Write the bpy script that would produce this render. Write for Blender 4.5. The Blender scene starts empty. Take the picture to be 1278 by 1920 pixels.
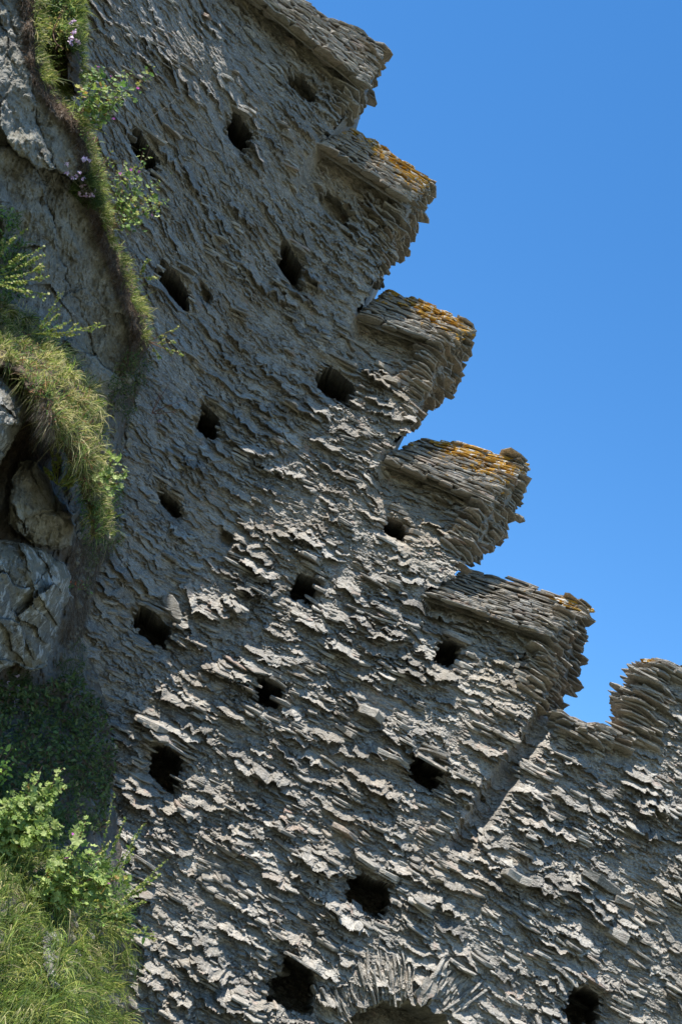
import bpy, math, numpy as np
from mathutils import Vector, Matrix
from mathutils.geometry import tessellate_polygon

# ------------------------------------------------------------------ camera
PITCH, ROLL, FPX = math.radians(24), math.radians(24), 2700.0
CAM = np.array([0.0, -10.5, 1.6])
cp, sp, cr, sr = math.cos(PITCH), math.sin(PITCH), math.cos(ROLL), math.sin(ROLL)
FW = np.array([0, cp, sp]); R0 = np.array([1.0, 0, 0]); U0 = np.array([0, -sp, cp])
RT = cr*R0 + sr*U0; UP = -sr*R0 + cr*U0
scene = bpy.context.scene
cam = bpy.data.cameras.new('camera'); camo = bpy.data.objects.new('camera', cam)
scene.collection.objects.link(camo); scene.camera = camo
cam.sensor_fit = 'VERTICAL'; cam.sensor_height = 36; cam.lens = FPX/1920*36
cam.clip_end = 500
M = Matrix(((RT[0], UP[0], -FW[0], CAM[0]), (RT[1], UP[1], -FW[1], CAM[1]), (RT[2], UP[2], -FW[2], CAM[2]), (0, 0, 0, 1)))
camo.matrix_world = M

# ------------------------------------------------------------------ sky, sun, exposure
SUN = np.array([-0.37, -0.37, 0.91]); SUN /= np.linalg.norm(SUN)
w = bpy.data.worlds.new('World'); scene.world = w; w.use_nodes = True
nt = w.node_tree
sky = nt.nodes.new('ShaderNodeTexSky'); sky.sky_type = 'NISHITA'; sky.sun_disc = False
sky.sun_elevation = math.asin(SUN[2]); sky.sun_rotation = math.atan2(SUN[0], SUN[1])
sky.altitude = 0; sky.air_density = 1.0; sky.dust_density = 0.0; sky.ozone_density = 3.0
hs = nt.nodes.new('ShaderNodeHueSaturation'); hs.inputs['Saturation'].default_value = 1.27; nt.links.new(sky.outputs[0], hs.inputs['Color'])
bg = nt.nodes['Background']; nt.links.new(hs.outputs[0], bg.inputs[0]); bg.inputs[1].default_value = 0.13
sl = bpy.data.lights.new('sun', 'SUN'); sl.energy = 5.0; sl.angle = math.radians(0.5); sl.color = (1, 0.955, 0.88)
so = bpy.data.objects.new('sun', sl); scene.collection.objects.link(so)
so.rotation_euler = Vector(SUN).to_track_quat('Z', 'Y').to_euler(); so.location = (0, -5, 20)
scene.view_settings.view_transform = 'Standard'; scene.view_settings.look = 'None'
scene.view_settings.exposure = 1.03; scene.view_settings.gamma = 1.0

rng = np.random.default_rng(7)
C = scene.collection

# ------------------------------------------------------------------ helpers
def ray(px, py):
    px = np.asarray(px, float); py = np.asarray(py, float)
    return FW*FPX + RT*(px-639.0)[..., None] - UP*(py-960.0)[..., None]
def at(px, py, Y):
    d = ray(px, py); t = (np.asarray(Y, float)-CAM[1])/d[..., 1]
    return CAM + d*t[..., None]
def lerp(a, b, t): return a + (b-a)*t
def _hash(i, j, s):
    h = (i.astype(np.int64)*374761393 + j.astype(np.int64)*668265263 + s*1442695041) & 0x7fffffff
    h = ((h ^ (h >> 13))*1274126177) & 0x7fffffff
    return ((h ^ (h >> 16)) & 0xffff)/65535.0
def vn(x, y, s=0):
    i = np.floor(x); j = np.floor(y); fx = x-i; fy = y-j
    fx = fx*fx*(3-2*fx); fy = fy*fy*(3-2*fy)
    a = _hash(i, j, s); b = _hash(i+1, j, s); c = _hash(i, j+1, s); d = _hash(i+1, j+1, s)
    return (a*(1-fx)+b*fx)*(1-fy) + (c*(1-fx)+d*fx)*fy
def fbm(x, y, s=0, o=4):
    r = 0; a = 0.5; f = 1.0
    for k in range(o):
        r = r + a*(vn(x*f+13.7*k, y*f+7.1*k, s+k)-0.5); a *= 0.5; f *= 2.03
    return r
def inside(px, py, poly):
    poly = np.asarray(poly, float); r = np.zeros(np.shape(px), bool)
    x0, y0 = poly[-1]
    for x1, y1 in poly:
        c = ((y1 > py) != (y0 > py))
        with np.errstate(divide='ignore', invalid='ignore'):
            r ^= c & (px < (x0-x1)*(py-y1)/((y0-y1) if y0 != y1 else 1e-9) + x1)
        x0, y0 = x1, y1
    return r
def polydist(px, py, poly, closed=True):
    d = np.full(np.shape(px), 1e9); n = len(poly)
    for k in range(n if closed else n-1):
        ax, ay = poly[k]; bx, by = poly[(k+1) % n]
        vx, vy = bx-ax, by-ay; L = vx*vx+vy*vy+1e-9
        t = np.clip(((px-ax)*vx+(py-ay)*vy)/L, 0, 1)
        d = np.minimum(d, np.hypot(px-ax-t*vx, py-ay-t*vy))
    return d
def resample(P, t):
    P = np.asarray(P, float); s = np.r_[0, np.cumsum(np.hypot(*np.diff(P, axis=0).T))]; s /= s[-1]
    return np.stack([np.interp(t, s, P[:, 0]), np.interp(t, s, P[:, 1])], -1)

def link(name, me, mat, parent=None):
    o = bpy.data.objects.new(name, me); C.objects.link(o)
    if mat: me.materials.append(mat)
    if parent: o.parent = parent
    return o
def tag(o, label=None, cat=None, group=None, kind=None):
    if label: o['label'] = label
    if cat: o['category'] = cat
    if group: o['group'] = group
    if kind: o['kind'] = kind
    return o
def empty(name, loc=(0, 0, 0)):
    o = bpy.data.objects.new(name, None); C.objects.link(o); o.location = loc
    o.empty_display_size = .2
    return o

class MB:                                   # collects polygons; colour attribute per corner
    def __init__(s): s.v = []; s.sz = []; s.ix = []; s.c = []; s.n = 0
    def add(s, v, sizes, idx, col):         # col (nverts,4) or (4,)
        v = np.asarray(v, float).reshape(-1, 3); idx = np.asarray(idx, np.int64).ravel()
        col = np.asarray(col, float)
        if col.ndim == 1: col = np.tile(col, (len(v), 1))
        s.v.append(v); s.sz.append(np.asarray(sizes, np.int64).ravel()); s.ix.append(idx+s.n); s.c.append(col); s.n += len(v)
    def build(s, name, mat, parent=None, smooth=False, loc=None):
        v = np.concatenate(s.v); sz = np.concatenate(s.sz); ix = np.concatenate(s.ix); c = np.concatenate(s.c)
        if loc is not None: v = v-np.asarray(loc)
        me = bpy.data.meshes.new(name)
        me.vertices.add(len(v)); me.vertices.foreach_set('co', v.astype(np.float32).ravel())
        me.loops.add(len(ix)); me.loops.foreach_set('vertex_index', ix.astype(np.int32))
        me.polygons.add(len(sz)); st = np.r_[0, np.cumsum(sz)[:-1]]
        me.polygons.foreach_set('loop_start', st.astype(np.int32)); me.polygons.foreach_set('loop_total', sz.astype(np.int32))
        me.polygons.foreach_set('use_smooth', np.full(len(sz), smooth))
        a = me.attributes.new('col', 'FLOAT_COLOR', 'POINT'); a.data.foreach_set('color', c.astype(np.float32).ravel())
        me.update(calc_edges=True)
        o = link(name, me, mat, parent)
        if loc is not None: o.location = loc
        return o
def grid_faces(mb, P, fm, col):             # P (h,w,3), fm face mask (h-1,w-1), col (h,w,4)
    h, w_ = P.shape[:2]
    used = np.zeros((h, w_), bool)
    used[:-1, :-1] |= fm; used[1:, :-1] |= fm; used[:-1, 1:] |= fm; used[1:, 1:] |= fm
    idx = np.full((h, w_), -1, np.int64); idx[used] = np.arange(used.sum())
    q = np.stack([idx[:-1, :-1], idx[1:, :-1], idx[1:, 1:], idx[:-1, 1:]], -1)[fm]
    if len(q): mb.add(P[used], np.full(len(q), 4), q, col[used])

def slab(mb, c, ex, ey, ez, r, col, n=10, point=0.0, square=3.0):
    """irregular slate: c centre, ex length half-vector, ey depth half-vector, ez half-thickness vector"""
    a = np.sort((np.arange(n)+r.uniform(-.3, .3, n))*2*math.pi/n)
    ca, sa = np.cos(a), np.sin(a)
    rad = 1/(np.abs(ca)**square+np.abs(sa)**square)**(1/square)
    rad = rad*r.uniform(.66, 1.12, n)
    u, v_ = rad*ca, rad*sa
    v_ = v_*(1-point*np.clip(u, 0, 1))
    ins = r.uniform(.9, 1.0, n); z1 = r.uniform(.6, 1.1, n)
    zt = r.uniform(.3, .7)
    rings = [(1.0*ins, -z1), (r.uniform(.95, 1.03, n), zt*z1), (r.uniform(.86, .98, n), z1)]
    V = []
    for k, z in rings: V.append(c + np.outer(u*k, ex)+np.outer(v_*k, ey)+np.outer(z, ez))
    V = np.concatenate(V)
    sizes = []; idx = []
    for k in range(2):
        for i in range(n):
            j = (i+1) % n; idx += [k*n+i, k*n+j, (k+1)*n+j, (k+1)*n+i]; sizes.append(4)
    idx += list(range(n))[::-1]; sizes.append(n)
    idx += list(range(2*n, 3*n)); sizes.append(n)
    mb.add(V, sizes, idx, col)

# ------------------------------------------------------------------ materials
def newmat(name):
    m = bpy.data.materials.new(name); m.use_nodes = True
    nt = m.node_tree; b = nt.nodes['Principled BSDF']
    return m, nt, b
def node(nt, t, **kw):
    n = nt.nodes.new(t)
    for k, v in kw.items(): setattr(n, k, v)
    return n
def mixc(nt, fac, a, b, mode='MIX'):
    n = nt.nodes.new('ShaderNodeMix'); n.data_type = 'RGBA'; n.blend_type = mode
    for s, x in ((n.inputs[0], fac), (n.inputs[6], a), (n.inputs[7], b)):
        if hasattr(x, 'is_linked'): nt.links.new(x, s)
        else: s.default_value = x if not isinstance(x, tuple) else (*x, 1)
    return n.outputs[2]
def ramp(nt, fac, pts, interp='LINEAR'):
    n = nt.nodes.new('ShaderNodeValToRGB'); n.color_ramp.interpolation = interp
    while len(n.color_ramp.elements) < len(pts): n.color_ramp.elements.new(0.5)
    for e, (p, c) in zip(n.color_ramp.elements, pts):
        e.position = p; e.color = (*c, 1) if isinstance(c, tuple) else (c, c, c, 1)
    nt.links.new(fac, n.inputs[0]); return n.outputs[0]
def math_(nt, op, a, b=None, c=None):
    n = nt.nodes.new('ShaderNodeMath'); n.operation = op
    for s, x in zip(n.inputs, (a, b, c)):
        if x is None: continue
        if hasattr(x, 'is_linked'): nt.links.new(x, s)
        else: s.default_value = x
    return n.outputs[0]
def noise(nt, vec, scale, detail=4, rough=.6):
    n = nt.nodes.new('ShaderNodeTexNoise'); n.inputs['Scale'].default_value = scale
    n.inputs['Detail'].default_value = detail; n.inputs['Roughness'].default_value = rough
    nt.links.new(vec, n.inputs['Vector']); return n.outputs['Fac']
def mapping(nt, vec, scale, rot=(0, 0, 0)):
    n = nt.nodes.new('ShaderNodeMapping'); n.inputs['Scale'].default_value = scale; n.inputs['Rotation'].default_value = rot
    nt.links.new(vec, n.inputs['Vector']); return n.outputs[0]

def slate_material(name, gain=0.96):
    # col.r tint per stone, col.g mortar, col.b orange lichen, col.a warmth
    m, nt, b = newmat(name)
    pos = node(nt, 'ShaderNodeNewGeometry').outputs['Position']
    at_ = node(nt, 'ShaderNodeAttribute', attribute_name='col')
    sep = node(nt, 'ShaderNodeSeparateColor'); nt.links.new(at_.outputs['Color'], sep.inputs[0])
    tint, mort, lich = sep.outputs[0], sep.outputs[1], sep.outputs[2]; warm = at_.outputs['Alpha']
    g = gain
    def k(*c): return tuple(x*g for x in c)
    c1 = ramp(nt, tint, [(0, k(.11, .10, .088)), (.35, k(.235, .218, .19)), (.62, k(.36, .335, .292)), (.8, k(.50, .468, .41)), (.93, k(.36, .30, .24)), (1, k(.33, .21, .16))])
    n1 = noise(nt, pos, 3.2, 5, .6); n2 = noise(nt, pos, 26, 5, .65)
    ml = mapping(nt, pos, (5, 8, 90), (0, math.radians(4), 0)); n3 = noise(nt, ml, 1.0, 4, .6)
    c1 = mixc(nt, math_(nt, 'MULTIPLY', ramp(nt, n3, [(.35, 0.0), (.65, 1.0)]), .35), c1, k(.40, .385, .34))
    cm = mixc(nt, n2, k(.22, .20, .17), k(.44, .40, .345))
    c = mixc(nt, mort, c1, cm)
    wn = math_(nt, 'MULTIPLY', warm, ramp(nt, n1, [(.35, 0.25), (.6, 1.0)]))
    c = mixc(nt, wn, c, mixc(nt, n2, k(.17, .135, .085), k(.36, .30, .20)))
    dark = ramp(nt, noise(nt, pos, 9, 6, .7), [(.36, 1.0), (.5, 0.0)])
    c = mixc(nt, math_(nt, 'MULTIPLY', dark, .45), c, k(.11, .105, .09))
    sp_ = ramp(nt, noise(nt, pos, 75, 3, .6), [(.52, 0.0), (.66, 1.0)])
    c = mixc(nt, math_(nt, 'MULTIPLY', sp_, .45), c, k(.62, .58, .52))
    sd2 = ramp(nt, noise(nt, pos, 60, 3, .6), [(.36, 1.0), (.46, 0.0)])
    c = mixc(nt, math_(nt, 'MULTIPLY', sd2, .4), c, k(.10, .09, .08))
    st = ramp(nt, noise(nt, pos, 1.3, 5, .6), [(.45, 0.0), (.62, 1.0)])
    c = mixc(nt, math_(nt, 'MULTIPLY', st, .30), c, k(.30, .235, .16))
    ms2 = mapping(nt, pos, (16, 16, 150), (0, math.radians(6), 0)); n4 = noise(nt, ms2, 1.0, 5, .7)
    c = mixc(nt, math_(nt, 'MULTIPLY', ramp(nt, n4, [(.36, 1.0), (.5, 0.0)]), .55), c, k(.10, .092, .082))
    c = mixc(nt, math_(nt, 'MULTIPLY', ramp(nt, n4, [(.54, 0.0), (.66, 1.0)]), .35), c, k(.54, .51, .46))
    # small rusty or pink chips
    vor = node(nt, 'ShaderNodeTexVoronoi'); vor.inputs['Scale'].default_value = 24; nt.links.new(pos, vor.inputs['Vector'])
    sv = node(nt, 'ShaderNodeSeparateColor'); nt.links.new(vor.outputs['Color'], sv.inputs[0])
    chip = math_(nt, 'GREATER_THAN', sv.outputs[0], .93)
    c = mixc(nt, math_(nt, 'MULTIPLY', chip, math_(nt, 'MULTIPLY', mort, .55)), c, k(.36, .235, .19))
    # pale grey crustose lichen spots
    pl = ramp(nt, noise(nt, pos, 15, 3, .5), [(.68, 0.0), (.71, 1.0)])
    c = mixc(nt, math_(nt, 'MULTIPLY', pl, .5), c, k(.50, .48, .44))
    # orange lichen
    ln = noise(nt, pos, 17, 5, .7)
    lm = ramp(nt, math_(nt, 'ADD', math_(nt, 'MULTIPLY', lich, 0.52), math_(nt, 'MULTIPLY', ln, 1.15)), [(.86, 0.0), (.92, 1.0)])
    lm = math_(nt, 'MULTIPLY', lm, math_(nt, 'GREATER_THAN', lich, 0.02))
    c = mixc(nt, lm, c, mixc(nt, n2, (.30, .15, .02), (.58, .33, .05)))
    wl = ramp(nt, math_(nt, 'ADD', math_(nt, 'MULTIPLY', lich, .2), noise(nt, pos, 21, 4, .6)), [(.72, 0.0), (.76, 1.0)])
    c = mixc(nt, math_(nt, 'MULTIPLY', wl, math_(nt, 'GREATER_THAN', lich, 0.02)), c, (.60, .58, .53))
    nt.links.new(c, b.inputs['Base Color'])
    b.inputs['Roughness'].default_value = .82; b.inputs['Specular IOR Level'].default_value = .25
    hb = math_(nt, 'ADD', math_(nt, 'MULTIPLY', noise(nt, pos, 60, 7, .75), .9), math_(nt, 'ADD', math_(nt, 'MULTIPLY', n3, .8), math_(nt, 'MULTIPLY', n4, .7)))
    bu = node(nt, 'ShaderNodeBump'); bu.inputs['Strength'].default_value = .9; bu.inputs['Distance'].default_value = .018
    nt.links.new(hb, bu.inputs['Height']); nt.links.new(bu.outputs[0], b.inputs['Normal'])
    return m
MAT_SLATE = slate_material('slate_masonry')

def rock_material():
    m, nt, b = newmat('cliff_rock')
    pos = node(nt, 'ShaderNodeNewGeometry').outputs['Position']
    at_ = node(nt, 'ShaderNodeAttribute', attribute_name='col')
    sep = node(nt, 'ShaderNodeSeparateColor'); nt.links.new(at_.outputs['Color'], sep.inputs[0])
    n1 = noise(nt, pos, 2.6, 6, .62); n2 = noise(nt, pos, 14, 7, .7)
    c = ramp(nt, n1, [(.3, (.13, .125, .11)), (.5, (.24, .225, .19)), (.7, (.34, .315, .26))])
    c = mixc(nt, math_(nt, 'MULTIPLY', n2, .6), c, (.20, .20, .185))
    c = mixc(nt, math_(nt, 'MULTIPLY', ramp(nt, noise(nt, pos, 60, 5, .7), [(.42, 1.0), (.55, 0.0)]), .5), c, (.09, .085, .075))
    c = mixc(nt, math_(nt, 'MULTIPLY', ramp(nt, noise(nt, pos, 38, 5, .7), [(.56, 0.0), (.66, 1.0)]), .45), c, (.42, .40, .35))
    c = mixc(nt, math_(nt, 'MULTIPLY', sep.outputs[0], .6), c, (.36, .32, .22))
    c = mixc(nt, ramp(nt, noise(nt, pos, 8, 6, .75), [(.34, .75), (.46, 0.0)]), c, (.07, .06, .05))
    pale = ramp(nt, noise(nt, pos, 11, 5, .65), [(.53, 0.0), (.60, .8)])
    c = mixc(nt, math_(nt, 'MULTIPLY', pale, sep.outputs[1]), c, (.55, .54, .51))
    c = mixc(nt, sep.outputs[2], c, mixc(nt, n2, (.05, .035, .025), (.17, .125, .085)))
    nt.links.new(c, b.inputs['Base Color']); b.inputs['Roughness'].default_value = .85
    b.inputs['Specular IOR Level'].default_value = .2
    ms = mapping(nt, pos, (30, 14, 7), (0, math.radians(-25), 0))
    hb = math_(nt, 'ADD', noise(nt, pos, 34, 9, .78), math_(nt, 'MULTIPLY', noise(nt, ms, 1, 5, .6), .8))
    bu = node(nt, 'ShaderNodeBump'); bu.inputs['Strength'].default_value = .9; bu.inputs['Distance'].default_value = .03
    nt.links.new(hb, bu.inputs['Height']); nt.links.new(bu.outputs[0], b.inputs['Normal'])
    return m
MAT_ROCK = rock_material()

def leaf_material(name, rough=.5, trans=.45):
    """colour comes from the leaf's own 'col' attribute"""
    m, nt, b = newmat(name)
    at_ = node(nt, 'ShaderNodeAttribute', attribute_name='col')
    pos = node(nt, 'ShaderNodeNewGeometry').outputs['Position']
    v = mixc(nt, 1.0, at_.outputs['Color'], ramp(nt, noise(nt, pos, 40, 3, .5), [(.3, .7), (.7, 1.25)]), 'MULTIPLY')
    nt.links.new(v, b.inputs['Base Color']); b.inputs['Roughness'].default_value = rough
    b.inputs['Specular IOR Level'].default_value = .35
    tr = node(nt, 'ShaderNodeBsdfTranslucent'); nt.links.new(v, tr.inputs['Color'])
    mx = node(nt, 'ShaderNodeMixShader'); mx.inputs[0].default_value = trans
    nt.links.new(b.outputs[0], mx.inputs[1]); nt.links.new(tr.outputs[0], mx.inputs[2])
    nt.links.new(mx.outputs[0], nt.nodes['Material Output'].inputs['Surface'])
    return m
MAT_LEAF = leaf_material('leaf'); MAT_GRASS = leaf_material('grass_blade', .55, .5)

# ------------------------------------------------------------------ wall: base surface
LB = np.array([230., 1230.]); LE = np.array([760., 470.]); dl = (LE-LB)/np.hypot(*(LE-LB)); nl = np.array([dl[1], -dl[0]])
if nl[0] > 0: nl = -nl
def base_y(px, py):
    q = ((px-LB[0])*nl[0] + (py-LB[1])*nl[1])/230.0
    q = q + 0.12*np.sin(px/97.0)+0.1*np.sin(py/131.0)
    sft = .22*np.log1p(np.exp(np.clip(q/.22, -30, 30)))
    return -0.78*sft*(1-0.035*np.clip(q, 0, 6))

MER = [  # front A, B, C(polyline after B) / back A', B', silhouette
 dict(f=[(430, -60), (692, 158)], fe=[(692, 158), (668, 195), (642, 226)], b=[(545, -25), (622, 40), (670, 50), (722, 98)], be=[(722, 98), (720, 135), (702, 178), (672, 215), (652, 236)], lich=.0),
 dict(f=[(606, 268), (772, 375)], fe=[(772, 375), (735, 460), (700, 528)], b=[(655, 238), (720, 272), (812, 342)], be=[(814, 346), (808, 390), (778, 460), (758, 490), (722, 508), (712, 540)], lich=.85),
 dict(f=[(675, 587), (832, 645)], fe=[(832, 645), (805, 730), (764, 805)], b=[(722, 545), (800, 562), (893, 618)], be=[(894, 622), (886, 665), (860, 735), (822, 760), (790, 792), (776, 814)], lich=.85),
 dict(f=[(722, 857), (918, 940)], fe=[(918, 940), (895, 1010), (862, 1062)], b=[(785, 822), (880, 832), (988, 870)], be=[(990, 874), (990, 915), (968, 985), (945, 1025), (915, 1040), (902, 1062)], lich=.85),
 dict(f=[(800, 1112), (1032, 1192)], fe=[(1032, 1192), (1030, 1270), (1008, 1338)], b=[(875, 1066), (1000, 1098), (1110, 1140)], be=[(1112, 1144), (1105, 1200), (1096, 1255), (1082, 1300), (1062, 1312), (1050, 1336)], lich=.35),
]
OUT = [(-160, 2090), (-160, -160), (330, -160)]
for m_ in MER: OUT += m_['f'] + m_['fe'][1:]
SILL = [(1050, 1345), (1100, 1362), (1158, 1375), (1182, 1352), (1172, 1300), (1198, 1290), (1194, 1266), (1232, 1246), (1278, 1256), (1450, 1290)]
OUT += SILL + [(1450, 2090)]
SEAM = [(1062, 1338), (1020, 1395), (968, 1478), (908, 1565), (825, 1605), (810, 1650), (775, 1690), (665, 1725), (635, 1800), (618, 1920), (600, 2090)]
GATE = SEAM + [(1450, 2090), (1450, 1200), (1180, 1200), (1100, 1300)]

STEP = 1.5
gx = np.arange(-60, 1400, STEP); gy = np.arange(-110, 2040, STEP)
PX, PY = np.meshgrid(gx, gy)
YB = base_y(PX, PY)
sd = polydist(PX, PY, SEAM, False); gate = inside(PX, PY, GATE)
shoulder = np.where(gate, 1.0, 0.0)
YM = np.zeros(PX.shape)                  # merlon fronts sit back under their copings
for m_ in MER:
    A_, B_ = m_['f']; Ce = m_['fe'][-1]
    dxx, dyy = B_[0]-A_[0], B_[1]-A_[1]; L_ = math.hypot(dxx, dyy)
    s_ = ((PX-A_[0])*dxx+(PY-A_[1])*dyy)/L_/L_; n_ = (-(PX-A_[0])*dyy+(PY-A_[1])*dxx)/L_
    YM = np.maximum(YM, .17*np.clip((s_+.05)/.12, 0, 1)*np.clip((1.35-s_)/.1, 0, 1)*np.clip((n_+12)/10, 0, 1)*np.clip((150-n_)/110, 0, 1))
YB = YB + YM
YB = YB - 0.05*shoulder*np.clip(sd/90, 0, 1)*np.clip(1.4-sd/700, .4, 1)
# the mortared groove that runs down the joint
GRV = [(1035, 1330), (1002, 1375), (950, 1450), (905, 1520), (868, 1580)]
gd = polydist(PX, PY, GRV, False)
YB = YB + 0.17*np.exp(-((gd+5*fbm(PX/12, PY/12, 2, 3))/21)**4)
P0 = at(PX, PY, YB); X = P0[..., 0]; Z = P0[..., 2]
# bed direction: slope in the photo minus the roll
def bed_angle(px, py):          # radians, positive = dips to the right on the wall
    a = 3.0 + 5.5*np.clip((900-py)/900, 0, 1)*np.clip((800-px)/600, 0, 1.1) - 5*np.exp(-((px-930)/230)**2-((py-1000)/380)**2) + 3.0*np.clip((py-1300)/500, 0, 1)
    return -np.radians(a)
BA = bed_angle(PX, PY)
S = X*np.cos(BA)+Z*np.sin(BA); T = -X*np.sin(BA)+Z*np.cos(BA)
q = ((PX-LB[0])*nl[0] + (PY-LB[1])*nl[1])/230.0
smooth_shade_zone = np.clip((q+.3)/1.4, 0, 1)            # weathered smoother masonry upper left; also masks its painted shade
H = 0.06*fbm(X*1.3, Z*1.6, 3, 4) + 0.07*fbm(S*5, T*14, 11, 4) + .022*fbm(S*14, T*60, 21, 3) + .012*fbm(X*55, Z*60, 31, 3)
COL = np.zeros(PX.shape+(4,)); COL[..., 0] = .45+.5*fbm(S*6, T*30, 5, 3)
COL[..., 1] = np.clip(.75+1.2*fbm(X*5, Z*9, 8, 3), 0, 1)
H0 = 0.06*fbm(X*1.3, Z*1.6, 3, 4)
WT = .016*fbm(X*34, Z*38, 301, 4)+.006*fbm(X*9, Z*12, 305, 2); WS = .05*fbm(X*18, Z*60, 311, 3)
GR = .020*fbm(X*60, Z*80, 321, 3)+.014*fbm(S*18, T*110, 331, 2)
ppm = 235
def stamp(px, py, a, L, p, da=0.0, tint=.5, mort=0.0, drop=0.0, jag=.35):
    ix = int((px-gx[0])/STEP); iy = int((py-gy[0])/STEP)
    rr = int((a+L+.02)*ppm/STEP)+2
    x0, x1 = max(ix-rr, 0), min(ix+rr, len(gx)); y0, y1 = max(iy-rr, 0), min(iy+rr, len(gy))
    if x1-x0 < 3 or y1-y0 < 3 or not (0 <= ix < len(gx) and 0 <= iy < len(gy)): return
    sl_ = (slice(y0, y1), slice(x0, x1))
    ba = BA[iy, ix]+da; cx, cz = X[iy, ix], Z[iy, ix]
    dx = X[sl_]-cx; dz = Z[sl_]-cz
    s = dx*math.cos(ba)+dz*math.sin(ba)+WS[sl_]; t = -dx*math.sin(ba)+dz*math.cos(ba)+WT[sl_]
    kn = np.linspace(-a, a, 9); kb = rng.uniform(-1, 1, 9)*L*jag
    kb += (kn/a)**2*L*rng.uniform(-.25, .3) + kn*rng.normal(0, .12)
    b_ = np.interp(s, kn, kb)
    # local laminations step the broken edge
    tt = t-b_
    e = np.clip(1-np.abs(s/a)**rng.choice([2.5, 5, 8]), 0, 1)
    up = np.clip(1-tt/L, 0, 1)
    lam = rng.uniform(.0, .35)
    prof = up**rng.uniform(.75, 1.25)
    prof = prof*(1-lam*.5) + lam*.5*np.floor(prof*4)/4
    h = H0[iy, ix]-drop + p*prof*(.35+.65*e) + GR[sl_]*.8
    ok = (tt > 0) & (tt < L) & (np.abs(s) < a) & (h > H[sl_])
    H[sl_][ok] = h[ok]+.25*(h[ok]*0+ (.01*(vn(s[ok]*40, t[ok]*160, int(a*1e4)) -.5)))
    cc = COL[sl_]; cc[ok, 0] = tint; cc[ok, 1] = mort
ba_px = None
N = 46000
spx = rng.uniform(-50, 1390, N); spy = rng.uniform(-100, 2030, N)
order = rng.permutation(N)
for i in order:
    px, py = spx[i], spy[i]
    qq = ((px-LB[0])*nl[0] + (py-LB[1])*nl[1])/230.0
    sm = min(max((qq+.2)/1.2, 0), 1)
    u = rng.uniform()
    if u < .58: a, L, p = rng.uniform(.014, .045), rng.uniform(.010, .030), rng.uniform(.010, .036)
    elif u < .96: a, L, p = rng.uniform(.030, .090), rng.uniform(.024, .058), rng.uniform(.025, .066)
    else: a, L, p = rng.uniform(.09, .18), rng.uniform(.05, .10), rng.uniform(.07, .14)
    cl = float(np.clip(.9+3.2*fbm(np.array(px/80.), np.array(py/60.), 55, 3), .35, 1.7)); p *= cl
    p *= (1-.30*sm)
    u = rng.uniform(); stamp(px, py, a, L, p, rng.normal(0, .09), np.clip(rng.uniform(.0, .88)+1.2*fbm(np.array(px/45.), np.array(py/30.), 66, 2), 0, .88) if rng.uniform() > .05 or u > .6 else rng.uniform(.88, 1), float(rng.uniform() < .25)*rng.uniform(.2, .8))
# soften the weathered area with grout streaks
H = H0+(H-H0)*(1-.22*smooth_shade_zone)
H += .014*fbm(S*9, T*45, 71, 3) + .020*fbm(X*46, Z*74, 91, 4) + smooth_shade_zone*(.022*fbm(S*16, T*64, 95, 3) + .045*fbm(S*5, T*12, 96, 3))
gv = np.exp(-(gd/18)**4); H = H0+(H-H0)*(1-.4*gv); COL[..., 1] = np.maximum(COL[..., 1], gv*.9)
COL[..., 3] = 0
COL[..., 0] = COL[..., 0]*(1-.45*smooth_shade_zone); COL[..., 1] *= 1-.5*smooth_shade_zone  # upper-left shade painted in as darker stone tint and less pale mortar
for m_ in MER:                      # brownish clay-bonded rubble on the merlon fronts
    B_ = m_['f'][1]; A_ = m_['f'][0]
    cx, cy = (A_[0]+B_[0])/2+10, (A_[1]+B_[1])/2+70
    COL[..., 3] = np.maximum(COL[..., 3], .8*np.exp(-((PX-cx)/130)**2-((PY-cy)/85)**2))
COL[..., 3] = np.maximum(COL[..., 3], .55*np.clip((260-PY)/300, 0, 1)*np.clip((PX-330)/200, 0, 1))

# ---- putlog holes: px, py, half-length, half-height (m), depth, tilt, lintel
HZ = np.zeros(PX.shape)
HOLES = [(270, 283, .13, .085, .9), (447, 247, .11, .11, .9), (566, 163, .13, .08, .26), (628, 388, .17, .09, .2), (545, 497, .13, .10, .9),
         (325, 532, .15, .085, .9), (628, 722, .19, .13, .9), (390, 795, .10, .12, .9), (318, 945, .10, .06, .5), (742, 992, .11, .09, .9),
         (572, 1104, .11, .12, .9), (842, 1228, .10, .13, .9), (286, 1180, .17, .12, .9), (502, 1304, .12, .12, .9), (795, 1450, .14, .13, .9),
         (310, 1438, .14, .15, .9), (690, 1680, .19, .15, .9), (548, 1852, .18, .18, .9), (1092, 1893, .16, .15, .9), (905, 1500, .02, .02, .03), (382, 548, .06, .05, .16), (425, 1010, .05, .05, .12)]
_el = ray(PX, PY); TE = _el[..., 2]/_el[..., 1]; RX = _el[..., 0]/_el[..., 1]; HX = np.zeros(PX.shape)
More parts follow.
